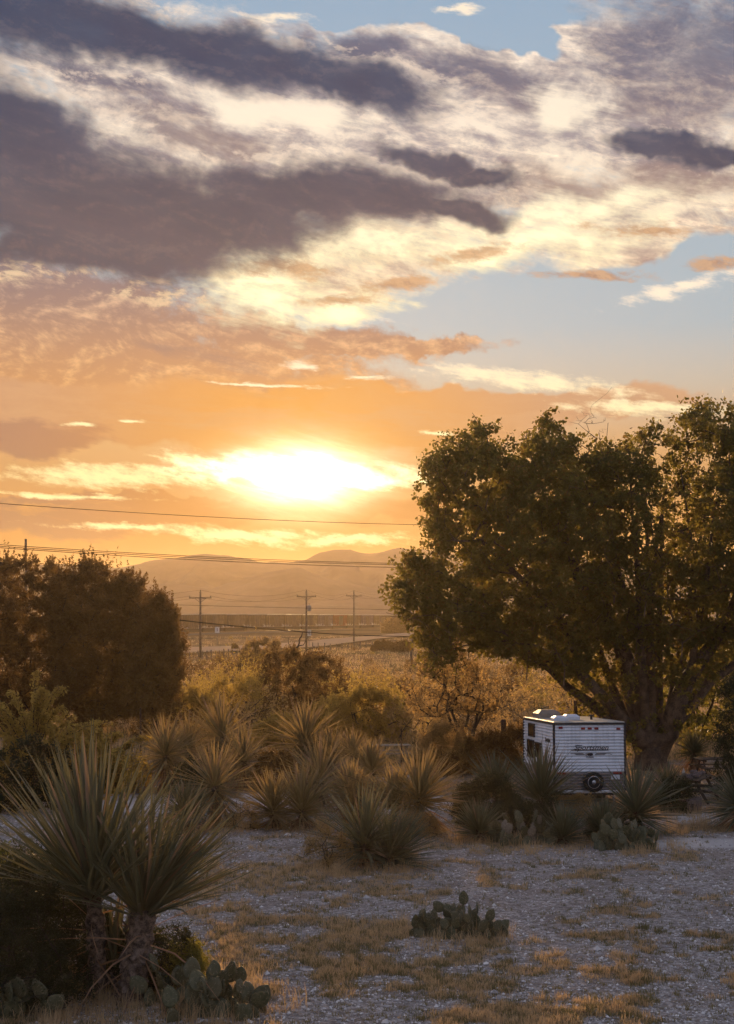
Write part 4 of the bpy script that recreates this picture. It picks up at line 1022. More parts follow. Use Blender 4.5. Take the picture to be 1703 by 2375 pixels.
def outline_tree(name, label, cat, basepx, outl, depth, ncl, rad, nl, size, mat, seed, sep=.7, bark=M_BARKD, D=None, asp=.4, shrink=.2, stems=3, group=None, holes=(), twigs=1, rtip=.006, shape='quad', feath=0):
    R = np.random.default_rng(seed)
    g = G(*basepx) if D is None else Vector(((basepx[0]-CXP)*D/F, D, 0)); k = mpp(g.y)
    g.z = gz(g.x, g.y); yb = HOR + (EYE-g.z)/k
    poly = [((x-basepx[0])*k, (yb-y)*k) for x, y in outl]
    cl = fill_crown(poly, depth, ncl, R, sep, shrink, [((h[0]-basepx[0])*k, (yb-h[1])*k, h[2]*k, h[3]*k, h[4]) for h in holes])
    r = empty(name, g, 0, label, cat, group)
    sk = Skel(); top = max(p[1] for p in poly); q_ = min(1, top/4.5)
    b0 = sk.node((0,0,-.2), -1, .14*q_)
    for s_ in range(max(1, stems)):
        a = R.uniform(0, 6.28); rr = R.uniform(.1, .45)*top*.5
        sk.limb([np.array([math.cos(a)*rr*f, math.sin(a)*rr*f, top*.45*f]) + R.normal(size=3)*.05*top*f*.4 for f in (.2,.5,.8,1)], b0, [.09*q_,.075*q_,.06*q_,.045*q_])
    for i in np.argsort(np.linalg.norm(cl, axis=1)): sk.reach(cl[i], R, max(.25, top*.06), .1, .12)
    if twigs:
        for c in cl:
            for q in range(twigs): sk.reach(c + R.normal(size=3)*rad*.8, R, .3, .1, .2)
    V, Fc = sk.tubes(rtip, .42, .2, 5); link_mesh('trunk', np_mesh('trunk', V, Fc, True), r, bark)
    pts = ball_leaves(cl, rad, nl, R)
    if feath:                                                        # little upward plumes along the rim
        e = np.array([edge_dist(c[0], c[2], poly) for c in cl]); rim = cl[e < feath*1.6]
        ex = []
        for c in rim:
            d = np.array([c[0]*.25, R.normal()*.6, abs(c[2]-top*.3)+.2*top]); d /= np.linalg.norm(d)
            for q in range(3):
                dd = d + R.normal(size=3)*.35; f = R.random(26)[:,None]; ex.append(c + dd*f*feath*R.uniform(.8,1.7) + R.normal(size=(26,3))*.05*(1.2-f))
        if ex: pts = np.concatenate([pts] + ex)
    V, Fc = (leaf_round(pts, size, R) if shape == 'round' else leaf_quads(pts, 0, size, R, asp))
    link_mesh('crown', np_mesh('crown', V, Fc), r, mat)
    return r
z1 = lambda L: [(x*.5843, 1150+y*.5843) for x, y in L]
outline_tree('mesquite_tree', 'large dark brown tree at the left edge, around the tall thin pole', 'tree', (40,1700),
    z1([(-260,420),(-230,330),(-150,290),(-60,262),(0,256),(50,240),(120,250),(200,262),(255,300),(290,380),(310,600),(280,860),(100,930),(-200,900),(-280,600)]), 3.4, 620, .50, 160, .18, M_LEAF_MESQ, 5, .46, D=78, feath=.6, asp=.3)
outline_tree('mesquite_tree', 'dark brown feathery tree in the middle of the left tree mass', 'tree', (225,1700),
    z1([(220,320),(262,275),(300,285),(335,252),(385,258),(405,280),(445,290),(470,320),(520,308),(588,335),(566,375),(610,430),(640,600),(640,800),(560,900),(300,930),(210,800),(200,500)]), 3.4, 560, .50, 165, .18, M_LEAF_MESQ, 6, .50, D=76, feath=.6, asp=.3)
outline_tree('mesquite_tree', 'rounded olive brown tree at the right end of the left tree mass', 'tree', (365,1680),
    z1([(540,470),(575,410),(610,398),(650,388),(680,425),(712,470),(716,540),(742,600),(720,660),(748,720),(715,760),(720,840),(660,880),(560,900),(500,800),(520,600)]), 2.6, 240, .40, 200, .17, M_LEAF_MESQ, 7, .48, D=72, feath=.5, asp=.3)
z5 = lambda L: [(1000+x*.4323, 1550+y*.4323) for x, y in L]
outline_tree('mesquite_tree', 'small open mesquite with crooked bare stems, left of the trailer', 'tree', (1072,1772),
    [(925,1600),(960,1570),(980,1530),(1000,1480),(1040,1450),(1080,1500),(1120,1560),(1170,1580),(1180,1640),(1130,1670),(1060,1660),(1010,1680),(960,1665),(930,1640)], 1.8, 150, .42, 55, .11, M_LEAF_SAGE, 8, .4, D=64, stems=5, twigs=2, rtip=.009, feath=.3, asp=.5)
outline_tree('shade_tree', 'dim leafy tree behind the cottonwood trunk at the right', 'tree', (1620,1790),
    [(1545,1560),(1560,1500),(1600,1470),(1660,1440),(1720,1430),(1780,1500),(1780,1700),(1700,1740),(1600,1745),(1550,1730),(1530,1650)], 2.2, 150, .5, 110, .13, M_LEAF_YEL, 9, .5, D=72, stems=3, shape='round')
outline_tree('juniper_bush', 'tall dark drooping bush at the right edge beside the picnic tables', 'bush', (1715,1880),
    [(1655,1650),(1680,1580),(1720,1540),(1790,1560),(1800,1860),(1700,1875),(1665,1840),(1645,1740)], 1.1, 150, .32, 150, .11, M_LEAF_JUN, 10, .3, stems=2, asp=.22, feath=.35)

# ------------------------------------------------------------------ yuccas
def yucca_leaves(n, L, w, th0, th1, rng_, lean=(0,0), droop=.12, pw=.8, bend=.07, nseg=4, twist=.3, c0=(0,0,0), rbase=.08, lj=.15, stack=0.0):
    """n stiff sword leaves fanning from a crown; angle from vertical runs th0..th1 degrees"""
    Vs = []; Fs = []; off = 0
    T = np.linspace(0, 1, nseg+1); wid = np.interp(T, [0,.12,.45,.8,1], [.75,.8,1.0,.62,.04])
    for i in range(n):
        f = (i+.5)/n; th = math.radians(th0 + (th1-th0)*f**pw + rng_.normal()*4); az = i*2.39996 + rng_.normal()*.15
        d = np.array([math.sin(th)*math.cos(az)+lean[0]*(1.1-f), math.sin(th)*math.sin(az)+lean[1]*(1.1-f), math.cos(th)]); d /= np.linalg.norm(d)
        up = np.array([0,0,1.]) if abs(d[2]) < .97 else np.array([math.cos(az),math.sin(az),0])
        s = np.cross(d, up); s /= np.linalg.norm(s); nn = np.cross(s, d)
        tw = rng_.normal()*twist; s, nn = s*math.cos(tw)+nn*math.sin(tw), nn*math.cos(tw)-s*math.sin(tw)
        ll = L*(1+lj*(rng_.random()-.5)*2)*(.86+.14*math.sin(math.pi*min(1,f*1.3))); ww = w*(.8+.4*rng_.random())
        b = np.array(c0) + d*rbase + np.array([0,0,-stack*f])
        cen = b[None,:] + d[None,:]*(ll*T)[:,None] + (rng_.normal(size=3)*bend*(1.6 if rng_.random() < .15 else 1)*ll)[None,:]*(T**2)[:,None]; cen[:,2] -= droop*ll*(T**2.2)*math.sin(th)
        h = (ww*.5*wid)[:,None]
        l_ = cen - s*h + nn*h*.45; r_ = cen + s*h + nn*h*.45
        ring = np.stack([l_, cen, r_], 1).reshape(-1,3); Vs.append(ring)
        a = np.arange(nseg)[:,None]*3
        Fs.append(np.concatenate([a+np.array([[0,1,4,3]]), a+np.array([[1,2,5,4]])]) + off); off += len(ring)
    return np.concatenate(Vs), np.concatenate(Fs)
def yucca_trunk(parent, base, top, r0, r1, rng_, frag=60):
    base, top = Vector(base), Vector(top); mb = MB(); n = 14; pts = []; rad = []
    for k in range(n+1):
        f = k/n; p = base.lerp(top, f); p.x += math.sin(f*3.1)*.05; pts.append(p); rad.append((r0+(r1-r0)*f)*(1+.14*math.sin(k*2.6)+.06*rng_.normal()))
    mb.tube(pts, rad, 14)
    for k in range(frag):                                          # old leaf bases, frayed scales
        f = rng_.random(); p = base.lerp(top, f); a = rng_.uniform(0, 6.28); r = (r0+(r1-r0)*f)
        o = p + Vector((math.cos(a)*r*.9, math.sin(a)*r*.9, 0)); s = Vector((-math.sin(a), math.cos(a), 0))*r*.32; L = r*rng_.uniform(.6,1.3)
        t = o + Vector((math.cos(a)*r*.5, math.sin(a)*r*.5, (-.6 if rng_.random()<.6 else .8)*L))
        mb.addvf([o-s, o+s, t+s*.4, t-s*.4], [(0,1,2,3)])
    return mb.build('trunk', M_YTR, parent, False)
def make_yucca(loc, head, L, w, n, seed, lean=(0,0), th1=112, skirt=50, tr=.14, droop=.12, label='', group=None, pw=.8, dry_n=0, sk=(112,165), rz=0.0, nseg=4, stk=.12, skw=.8, mat=None):
    """head: height (and x,y offset) of the crown above the base"""
    R = np.random.default_rng(seed); r = empty('yucca', loc, rz, label, 'yucca', group)
    hd = np.array(head, float)
    V, Fc = yucca_leaves(n, L, w, 2, th1, R, lean, droop, pw, c0=hd, rbase=tr*.6, stack=stk*L, nseg=nseg)
    link_mesh('leaf_rosette', np_mesh('leaf_rosette', V, Fc), r, mat or M_YUCG)
    if skirt:
        V, Fc = yucca_leaves(skirt, L*.8, w*skw, sk[0], sk[1], R, (0,0), .25, 1.0, bend=.12, c0=hd-np.array([0,0,.2*L]), rbase=tr*.7, stack=.45*min(1,hd[2]/L)*L, nseg=3, twist=.9)
        link_mesh('dead_leaf_skirt', np_mesh('dead_leaf_skirt', V, Fc), r, M_YUCD)
    if hd[2] > .25: yucca_trunk(r, (0,0,-.15), tuple(hd-np.array([0,0,.05])), tr*1.25, tr, R, 70)
    return r
# the two big foreground yuccas
def at_ground(px, py):
    g = G(px, py); g.z = gz(g.x, g.y) - .03; return g
def pxm(D, d): return d*D/F
gA = at_ground(222, 2310); DA = gA.y
make_yucca(gA, (pxm(DA,-8),0,pxm(DA,262)), pxm(DA,345), .070, 250, 31, (-.10,0), 70, 14, .15, .03, 'largest yucca, tall fan of pale green swords on a shaggy trunk at lower left', pw=.8, nseg=5, sk=(70,128), skw=.45)
gB = at_ground(290, 2322); DB = gB.y
make_yucca(gB, (pxm(DB,42),0,pxm(DB,225)), pxm(DB,285), .066, 240, 32, (.62,0), 68, 18, .22, .03, 'big yucca leaning right on a thick pale flaking trunk, beside the largest one', pw=.8, nseg=5, sk=(70,135), skw=.45)
gC = at_ground(262, 2300)
make_yucca(gC, (0,.1,pxm(gC.y,60)), pxm(gC.y,170), .06, 46, 33, (0,0), 40, 14, .10, .08, 'small upright yucca growing between the two big trunks', sk=(60,120))
YG = 'yuccas scattered over the gravel lot'
ydefs = [ # head x, y, radius, base y, label, th1, lean
 (384,1742,92,1838,'far left yucca of the middle group, near the steel post',120,0),
 (438,1722,78,1815,'yucca half hidden between the far left yucca and the tall one',112,0),
 (516,1702,98,1812,'tallest full round yucca of the middle group, in front of the golden shrub',125,0),
 (565,1745,84,1830,'yucca with a dry skirt at the right shoulder of the tallest middle yucca',130,0),
 (498,1815,92,1912,'yucca on a short dark trunk with a bright round fan, left centre',118,0),
 (708,1712,100,1815,'broad yucca at the back centre, below the dark bush',120,0),
 (770,1735,62,1822,'small yucca behind, right of the broad back one',110,0),
 (820,1745,66,1832,'small yucca behind, left of the sunlit picnic table',108,0),
 (742,1802,94,1880,'round yucca in the centre, above the low reddish pair',120,0),
 (862,1775,74,1860,'upright yucca left of the wide one near the picnic table',100,0),
 (700,1868,98,1925,'low reddish yucca, right one of the centre pair',98,0),
 (634,1872,82,1922,'low greenish yucca, left one of the centre pair',98,0),
 (815,1835,70,1905,'yucca behind the front centre clump, beside a flowering weed',105,0),
 (972,1832,112,1935,'wide yucca with a dry skirt right of centre, on a bushy base',100,.05),
 (915,1852,80,1930,'narrow yucca just left of the wide right centre yucca',85,0),
 (845,1940,122,2004,'front centre yucca, the larger left half of the front clump',100,-.05),
 (905,1975,104,2008,'front centre yucca fanning low to the right of the front clump',88,.35),
 (428,1880,72,1930,'dull green yucca behind the leaves of the leaning foreground yucca',95,0),
 (1152,1830,84,1878,'slim pale yucca at the left of the trailer, on a dark bush',88,0),
 (1256,1838,112,1905,'yucca covering the lower left corner of the trailer',95,0),
 (1112,1920,66,1950,'low pale yucca at the left end of the right hand island',85,-.05),
 (1305,1932,74,1955,'low yucca in front of the trailer spare wheel',88,-.1),
 (1398,1918,60,1950,'small upright yucca right of the low one below the spare wheel',70,0),
 (1476,1872,118,1935,'bright upright yucca at the right corner of the trailer',98,0),
 (1546,1828,66,1880,'dark greyish yucca between trailer and dark picnic table',105,0),
 (1608,1742,44,1790,'small dim yucca behind the dark picnic table',100,0),
 (1718,1860,86,1925,'yucca cut by the right edge of the photo',108,0)]
protoY = {}
for vi, (ths, seed) in enumerate([(95,51),(122,52),(122,53),(92,54)]):
    pass
for i, (cx, cy, rad, by, lab, th1, ln) in enumerate(ydefs):
    g = at_ground(cx, by); D = g.y; L = pxm(D, rad); hz = pxm(D, by-cy)
    nL = 230
    rl = random.Random(900+i)
    make_yucca(g, (0,0,hz*rl.uniform(.85,1.0)), L*rl.uniform(1.05,1.28), .056*max(1, L/1.3), int(nL*rl.uniform(.8,1.15)), 60+i, (ln+rl.uniform(-.22,.22),rl.uniform(-.15,.15)), th1+rl.uniform(-6,10), 90 if th1 > 92 else 30, .12, .08, lab, YG, pw=.72, nseg=3, stk=.16, mat=M_YUC if cx < 1000 and by < 1990 and cx != 428 else M_YUCG)

# ------------------------------------------------------------------ prickly pears
def pad_mesh(seed):
    R = random.Random(seed); vs = []; fs = []; n = 14; m = 8
    for i in range(m+1):
        f = i/m; z = f; w = .40*math.sin(math.pi*min(1, f**.82))**.62 if 0 < f < 1 else .03
        w = max(w, .06 if f < .5 else .02); t = .055*(math.sin(math.pi*max(.04,min(.97,f))))**.5 + .01
        for k in range(n):
            a = 2*math.pi*k/n; vs.append((w*math.cos(a), t*math.sin(a)+.035*math.sin(f*3.1)*R.uniform(.6,1.2), z))
    for i in range(m):
        for k in range(n): fs.append((i*n+k, i*n+(k+1)%n, (i+1)*n+(k+1)%n, (i+1)*n+k))
    fs += [tuple(reversed(range(n))), tuple(range(m*n,(m+1)*n))]
    mb = MB(); mb.addvf(vs, fs)
    return mb.mesh('pad', True)
PADS = [pad_mesh(k) for k in range(4)]
for p in PADS: p.materials.append(M_PAD)
PADSD = [p.copy() for p in PADS[:2]]
for p in PADSD: p.materials.clear(); p.materials.append(M_PADDRY)
def spines(pads_mats, rng_):
    segs = []
    for M_ in pads_mats:
        for q in range(26):
            f = rng_.uniform(.15,.98); w = .38*math.sin(math.pi*f**.82)**.62 if f < 1 else 0
            x = rng_.uniform(-1,1)*w; s = rng_.choice([-1,1]); p = M_ @ Vector((x, s*.05, f))
            e = M_ @ Vector((x+rng_.normal()*.04, s*(.05+.12), f+rng_.normal()*.05)); segs.append([*p, *e, .0035, .001])
    return segs
def prickly_pear(px, base, spread_px, height_px, n, seed, label, size=.30, dry=0.0, group='prickly pear clumps', flat_y=.8, spn=True, tower=None):
    R = random.Random(seed); RN_ = np.random.default_rng(seed); g = at_ground(px, base); D = g.y
    r = empty('prickly_pear', g, 0, label, 'cactus', group)
    W = pxm(D, spread_px)/2; H = pxm(D, height_px); made = []
    def add(pos, rx, ry, rz, s, lvl):
        Mx = Matrix.Translation(pos) @ Matrix.Rotation(rz,4,'Z') @ Matrix.Rotation(ry,4,'Y') @ Matrix.Rotation(rx,4,'X') @ Matrix.Diagonal((s,s,s,1))
        me = R.choice(PADSD) if R.random() < dry else R.choice(PADS)
        o = bpy.data.objects.new('pad', me); COL.objects.link(o); o.parent = r; o.matrix_basis = Mx; made.append((Mx, s, lvl))
    nb = max(3, int(n*.42))
    for k in range(nb):
        x = -W*.92 + 1.84*W*(k+.5)/nb + R.uniform(-.12,.12)*W/nb; y = R.uniform(-1,1)*W*flat_y*.45
        add(Vector((x, y, -.04)), R.uniform(-.35,.35), R.uniform(-.4,.4), R.uniform(-.9,.9), size*R.uniform(.85,1.2), 0)
    tries = 0
    while len(made) < n and tries < n*30:
        tries += 1
        Mx, s, lvl = R.choice(made)
        if lvl > 3: continue
        a = R.uniform(-1.1,1.1); tip = Mx @ Vector((.37*math.sin(a)*.9, 0, .56+.40*math.cos(a)))
        env = H*(.55+.45*math.cos(max(-1,min(1,tip.x/W))*1.45))
        if tip.z > env - size*.75 or abs(tip.x) > W: continue
        eul = Mx.to_euler()
        add(tip, eul.x*.5+R.uniform(-.35,.35), max(-1.2,min(1.2,a*.7+eul.y*.5+R.uniform(-.2,.2))), eul.z+R.uniform(-1.0,1.0), size*R.uniform(.75,1.1), lvl+1)
    if spn:
        V, Fc = seg_tubes(spines([m for m,_,_ in made], RN_), 3); link_mesh('spines', np_mesh('spines', V, Fc), r, M_SPINE)
    return r
prickly_pear(500,2362,235,165,56,1,'large green prickly pear clump at the foot of the leaning foreground yucca', .36)
prickly_pear(375,2330,110,150,12,2,'dim prickly pear under the trunk of the leaning foreground yucca', .36)
prickly_pear(62,2352,150,210,26,3,'shaded prickly pear in the bottom left corner of the photo', .42)
prickly_pear(1055,2172,200,100,80,44,'lone dark prickly pear clump in the middle of the gravel lot', .30)
prickly_pear(1150,2170,56,48,4,14,'small prickly pear sprout at the right end of the lone clump', .30)
prickly_pear(1452,1968,150,100,60,5,'dense green prickly pear clump in front of the bright yucca by the trailer', .36)
prickly_pear(1222,1958,130,105,46,6,'dull brownish prickly pear clump, left part of the right hand island', .40, dry=.35)
prickly_pear(1160,1952,60,48,6,16,'few low pads at the left foot of the right hand island', .38)

# ------------------------------------------------------------------ shrubs
def shrub_poly(cx, by, w, h, R):
    pts = []
    n = 18
    for k in range(n+1):
        a = math.pi*(1-k/n); rr = 1+R.uniform(-.13,.13); pts.append((cx+math.cos(a)*w/2*rr, by-h*.12-math.sin(a)**.8*h*.88*rr))
    pts += [(cx+w*.42, by), (cx-w*.42, by)]
    return pts
def shrub(name, px, by, w, h, mat, seed, label, nl=90, size=.08, asp=.4, group=None, ncl=None, feath=.3, D=None, stems=4, shape='quad', twigs=1, cat='bush'):
    R = random.Random(seed); D_ = D or dist_of(by); W = pxm(D_, w); H = pxm(D_, h)
    ncl = ncl or int(max(40, min(190, W*H*26))); nl = int(nl*1.3); sep = math.sqrt(W*H/ncl)*.8
    return outline_tree(name, label, cat, (px, by), shrub_poly(px, by, w, h, R), W*.4, ncl, (max(.2, sep*1.15) if W > 3 else sep*1.7), int(nl*1.4), size*1.15, mat, seed, sep*.8, D=D, asp=asp, shrink=sep*.25, stems=stems, group=group, feath=feath*H*.35, twigs=twigs, rtip=.006, shape=shape)
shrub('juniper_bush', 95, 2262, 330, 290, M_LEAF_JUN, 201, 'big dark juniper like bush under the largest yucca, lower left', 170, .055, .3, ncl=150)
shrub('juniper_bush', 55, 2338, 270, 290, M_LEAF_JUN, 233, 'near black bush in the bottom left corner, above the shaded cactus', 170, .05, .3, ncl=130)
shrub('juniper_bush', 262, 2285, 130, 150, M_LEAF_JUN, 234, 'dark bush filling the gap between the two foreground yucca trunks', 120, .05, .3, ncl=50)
shrub('juniper_bush', 360, 2300, 190, 150, M_LEAF_JUN, 202, 'dark bush behind the thick flaking yucca trunk', 120, .05, .3, ncl=60)
shrub('yellow_shrub', 430, 2305, 110, 120, M_LEAF_YEL, 203, 'small yellow green shrub behind the foreground prickly pear', 110, .045, .35, ncl=44, feath=.5)
shrub('golden_shrub', -10, 2150, 90, 190, M_LEAF_YEL, 204, 'yellow leaved shrub poking in at the left edge, above the juniper', 60, .06, .5, ncl=30, shape='round')
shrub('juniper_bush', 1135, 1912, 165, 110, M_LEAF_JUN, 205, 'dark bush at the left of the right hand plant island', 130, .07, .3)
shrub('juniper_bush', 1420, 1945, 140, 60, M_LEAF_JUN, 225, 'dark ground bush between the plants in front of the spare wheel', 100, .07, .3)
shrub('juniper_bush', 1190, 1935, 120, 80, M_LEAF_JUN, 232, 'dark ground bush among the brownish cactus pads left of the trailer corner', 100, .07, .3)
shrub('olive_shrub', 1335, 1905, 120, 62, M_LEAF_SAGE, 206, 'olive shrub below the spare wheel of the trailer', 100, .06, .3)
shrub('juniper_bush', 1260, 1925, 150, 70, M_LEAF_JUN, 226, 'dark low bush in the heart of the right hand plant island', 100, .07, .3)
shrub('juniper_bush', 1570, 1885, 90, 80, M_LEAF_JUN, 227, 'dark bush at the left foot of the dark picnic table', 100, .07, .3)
shrub('grey_shrub', 965, 1942, 120, 95, M_LEAF_SAGE, 207, 'greyish bushy shrub at the foot of the wide right centre yucca', 110, .05, .3)
shrub('flowering_weed', 832, 1915, 66, 125, M_LEAF_SAGE, 208, 'upright flowering weed between the centre yuccas', 70, .06, .3)
shrub('grey_shrub', 760, 2010, 120, 95, M_LEAF_SAGE, 209, 'low wiry shrub at the left foot of the front centre yucca clump', 70, .05, .25)
shrub('grey_shrub', 545, 1925, 120, 75, M_LEAF_SAGE, 210, 'low brownish shrub right of the short trunked yucca', 70, .05, .25)
shrub('juniper_bush', 450, 1850, 110, 85, M_LEAF_JUN, 228, 'dark bush under the far left yuccas of the middle group', 100, .08, .3)
shrub('juniper_bush', 650, 1835, 130, 90, M_LEAF_MESQ, 229, 'brown bush filling the gap below the broad back yucca', 90, .09, .3)
shrub('dark_bush', 690, 1668, 235, 160, M_LEAF_MESQ, 211, 'large dark rounded bush in the centre, below the dead branches', 150, .12, .35, ncl=170)
shrub('golden_shrub', 445, 1702, 190, 108, M_LEAF_GOLD, 212, 'golden green bushy shrub right of the left trees', 130, .10, .35, ncl=120, feath=.7)
shrub('golden_shrub', 540, 1690, 150, 130, M_LEAF_GOLD, 213, 'golden shrub with long arching sprays left of the dark central bush', 90, .09, .35, ncl=70, feath=1.0)
shrub('golden_shrub', 845, 1724, 190, 135, M_LEAF_GOLD, 214, 'broad golden bush behind the right yuccas of the middle group', 140, .10, .35, ncl=130, feath=.6)
shrub('golden_shrub', 905, 1700, 90, 100, M_LEAF_GOLD, 215, 'golden bush beside the thin post, right of the broad golden one', 100, .09, .35)
shrub('golden_shrub', 770, 1712, 130, 90, M_LEAF_GOLD, 216, 'golden bush right in front of the large dark central bush', 110, .09, .35)
shrub('golden_shrub', 660, 1742, 160, 80, M_LEAF_GOLD, 230, 'golden low bush behind the broad back yucca', 100, .09, .35)
shrub('golden_shrub', 1030, 1785, 135, 100, M_LEAF_SAGE, 217, 'tawny shrub at the foot of the open mesquite', 100, .08, .3, feath=.7)
shrub('dark_bush', 1130, 1795, 120, 105, M_LEAF_MESQ, 218, 'dark brown shrub just left of the stout wooden post', 110, .08, .35)
shrub('dark_bush', 1205, 1792, 100, 110, M_LEAF_MESQ, 219, 'dark brown shrub between the stout wooden post and the trailer', 100, .08, .35)
shrub('dark_bush', 1060, 1800, 90, 50, M_LEAF_MESQ, 231, 'low dark shrub below the open mesquite stems', 80, .08, .35)
shrub('olive_shrub', 610, 1560, 120, 80, M_LEAF_SAGE, 220, 'olive bush in the mid distance left of the dead tree', 120, .17, .35)
shrub('olive_shrub', 917, 1470, 70, 34, M_LEAF_SAGE, 221, 'bushy shrub in front of the right end of the freight train', 90, .3, .35)
shrub('dark_bush', 890, 1512, 60, 26, M_LEAF_MESQ, 222, 'left one of two dark roadside bushes near the cottonwood', 80, .22, .35)
shrub('dark_bush', 935, 1515, 50, 28, M_LEAF_MESQ, 223, 'right one of two dark roadside bushes near the cottonwood', 80, .22, .35)
shrub('olive_shrub', 545, 1508, 16, 15, M_LEAF_MESQ, 224, 'small round bush at the near edge of the road', 60, .2, .4)
# arching leafy shrub at the left
def arching_shrub(px, by, w, h, seed, label, n=42, mat=M_LEAF_GOLD, body=True):
    R = np.random.default_rng(seed); g = at_ground(px, by); D = g.y; W = pxm(D, w)/2; H = pxm(D, h); r = empty('arching_shrub', g, 0, label, 'bush')
    segs = []; V_ = []; 
    cs = []
    for k in range(n):
        a = R.uniform(0, 6.28); reach = W*R.uniform(.3,1.0); hh = H*R.uniform(.45,1.08)*(1-.25*reach/W); d = np.array([math.cos(a), math.sin(a)*.7, 0])
        prev = np.array([0,0,0.]); q = 16
        for i in range(1, q+1):
            f = i/q; p = d*reach*f**1.4 + np.array([0,0, hh*(1.75*f - .75*f**2.6) ]) + R.normal(size=3)*.02
            segs.append([*prev, *p, .03*(1-f)+.008, .03*(1-f-.06)+.008]);
            if f > .3:
                for e in range(24):
                    u = R.random(); c = prev*(1-u)+p*u; s = R.choice([-1,1]); cs.append(c + np.array([R.normal()*.06, R.normal()*.06, R.normal()*.05]))
            prev = p
    V, Fc = seg_tubes(segs, 5); link_mesh('stems', np_mesh('stems', V, Fc, True), r, M_BARKD)
    cs = np.array(cs)
    if body: cs = np.concatenate([cs, ball_leaves(R.normal(size=(190,3))*np.array([W*.42,W*.3,H*.14])+np.array([0,0,H*.26]), .36, 90, R)])
    cs = cs[cs[:,2] > .02]
    V, Fc = leaf_quads(cs, 0, .14, R, .45, drop=.3); link_mesh('leaves', np_mesh('leaves', V, Fc), r, mat); return r
arching_shrub(75,1852,380,300,301,'tall shrub with long arching leafy canes, left side in front of the dark trees')
arching_shrub(235,1835,240,170,302,'lower arching shrub between the tall one and the steel post', 30)
shrub('juniper_bush', 60, 1880, 260, 160, M_LEAF_JUN, 303, 'dark green bush below the arching canes at the left edge', 150, .09, .35, ncl=120)

# dead tree with twisted grey branches
def dead_tree():
    R = np.random.default_rng(77); D = 118.0; k = mpp(D); g = Vector(((705-CXP)*k, D, 0)); g.z = gz(g.x, g.y); yb = HOR+(EYE-g.z)/k
    r = empty('dead_tree', g, 0, 'bare dead tree with twisted branches in front of the transformer pole', 'tree')
    z2 = lambda x, y: ((400+x*.3383-705)*k, 0, (yb-(1330+y*.3383))*k)
    br = [([(880,900),(880,760),(885,660),(850,600),(830,540),(860,500),(870,450),(890,400)], .16), ([(885,660),(900,580),(960,540),(1010,535),(1050,560)], .10), ([(900,600),(950,560),(1000,580),(1040,600),(1010,630)], .08),
          ([(885,640),(940,600),(985,610),(1010,640)], .07), ([(840,570),(800,560),(780,530)], .06), ([(860,500),(900,490),(920,440)], .05), ([(900,560),(930,520),(965,515),(970,500)], .05), ([(880,640),(840,620),(800,600),(780,620)], .06), ([(960,540),(1000,545),(1030,540)], .03),
          ([(830,540),(800,480),(800,440)], .04), ([(1010,535),(1050,545)], .03), ([(700,700),(730,640),(700,590)], .05)]
    mb = MB()
    for pts, rr in br:
        P3 = [Vector(z2(*p)) for p in pts]; d = R.normal()*.25
        P3 = [p + Vector((0, d*i, 0)) for i, p in enumerate(P3)]; n = len(P3)
        q = []
        for i in range(n-1):
            for f in (0,.5): p = P3[i].lerp(P3[i+1], f); q.append(p + Vector(R.normal(size=3))*.06*(f>0))
        q.append(P3[-1]); mb.tube(q, [rr*(1-.75*i/len(q)) for i in range(len(q))], 6)
    mb.build('trunk', M_BARKD, r, True)
dead_tree()

# ------------------------------------------------------------------ scrub over the middle distance: copies of six bushes
def scrub_proto(seed, mat, size, nl=55, ncl=34):
    R = np.random.default_rng(seed); Rr = random.Random(seed)
    r = empty('scrub_bush'); poly = [(p[0], p[1]) for p in [(-p_[0], -p_[1]) for p_ in shrub_poly(0, 0, 2.0, 1.1, Rr)]]
    cl = fill_crown(poly, .9, ncl, R, .22, .05); sk = Skel(); b0 = sk.node((0,0,-.05), -1, .04)
    for c in cl: sk.reach(c, R, .25, .1, .15)
    V, Fc = sk.tubes(.008, .4, .06, 4); link_mesh('stems', np_mesh('stems', V, Fc), r, M_BARKD)
    pts = ball_leaves(cl, .26, nl, R); up = []
    for c in cl: f = R.random(14)[:,None]; up.append(c + (np.array([c[0]*.3, c[1]*.3, .5]) + R.normal(size=3)*.15)*f*.8 + R.normal(size=(14,3))*.03)
    pts = np.concatenate([pts]+up); V, Fc = leaf_quads(pts, 0, size, R, .35); link_mesh('leaves', np_mesh('leaves', V, Fc), r, mat); return r
SP = [scrub_proto(401, M_LEAF_SAGE, .085), scrub_proto(402, M_LEAF_GOLD, .085), scrub_proto(403, M_LEAF_MESQ, .085), scrub_proto(404, M_LEAF_SAGE, .075, 40, 26), scrub_proto(405, M_LEAF_MESQ, .10, 60, 40)]
scr = []; rs_ = random.Random(9); placed = 0; usedp = set(); tries = 0; spots = []
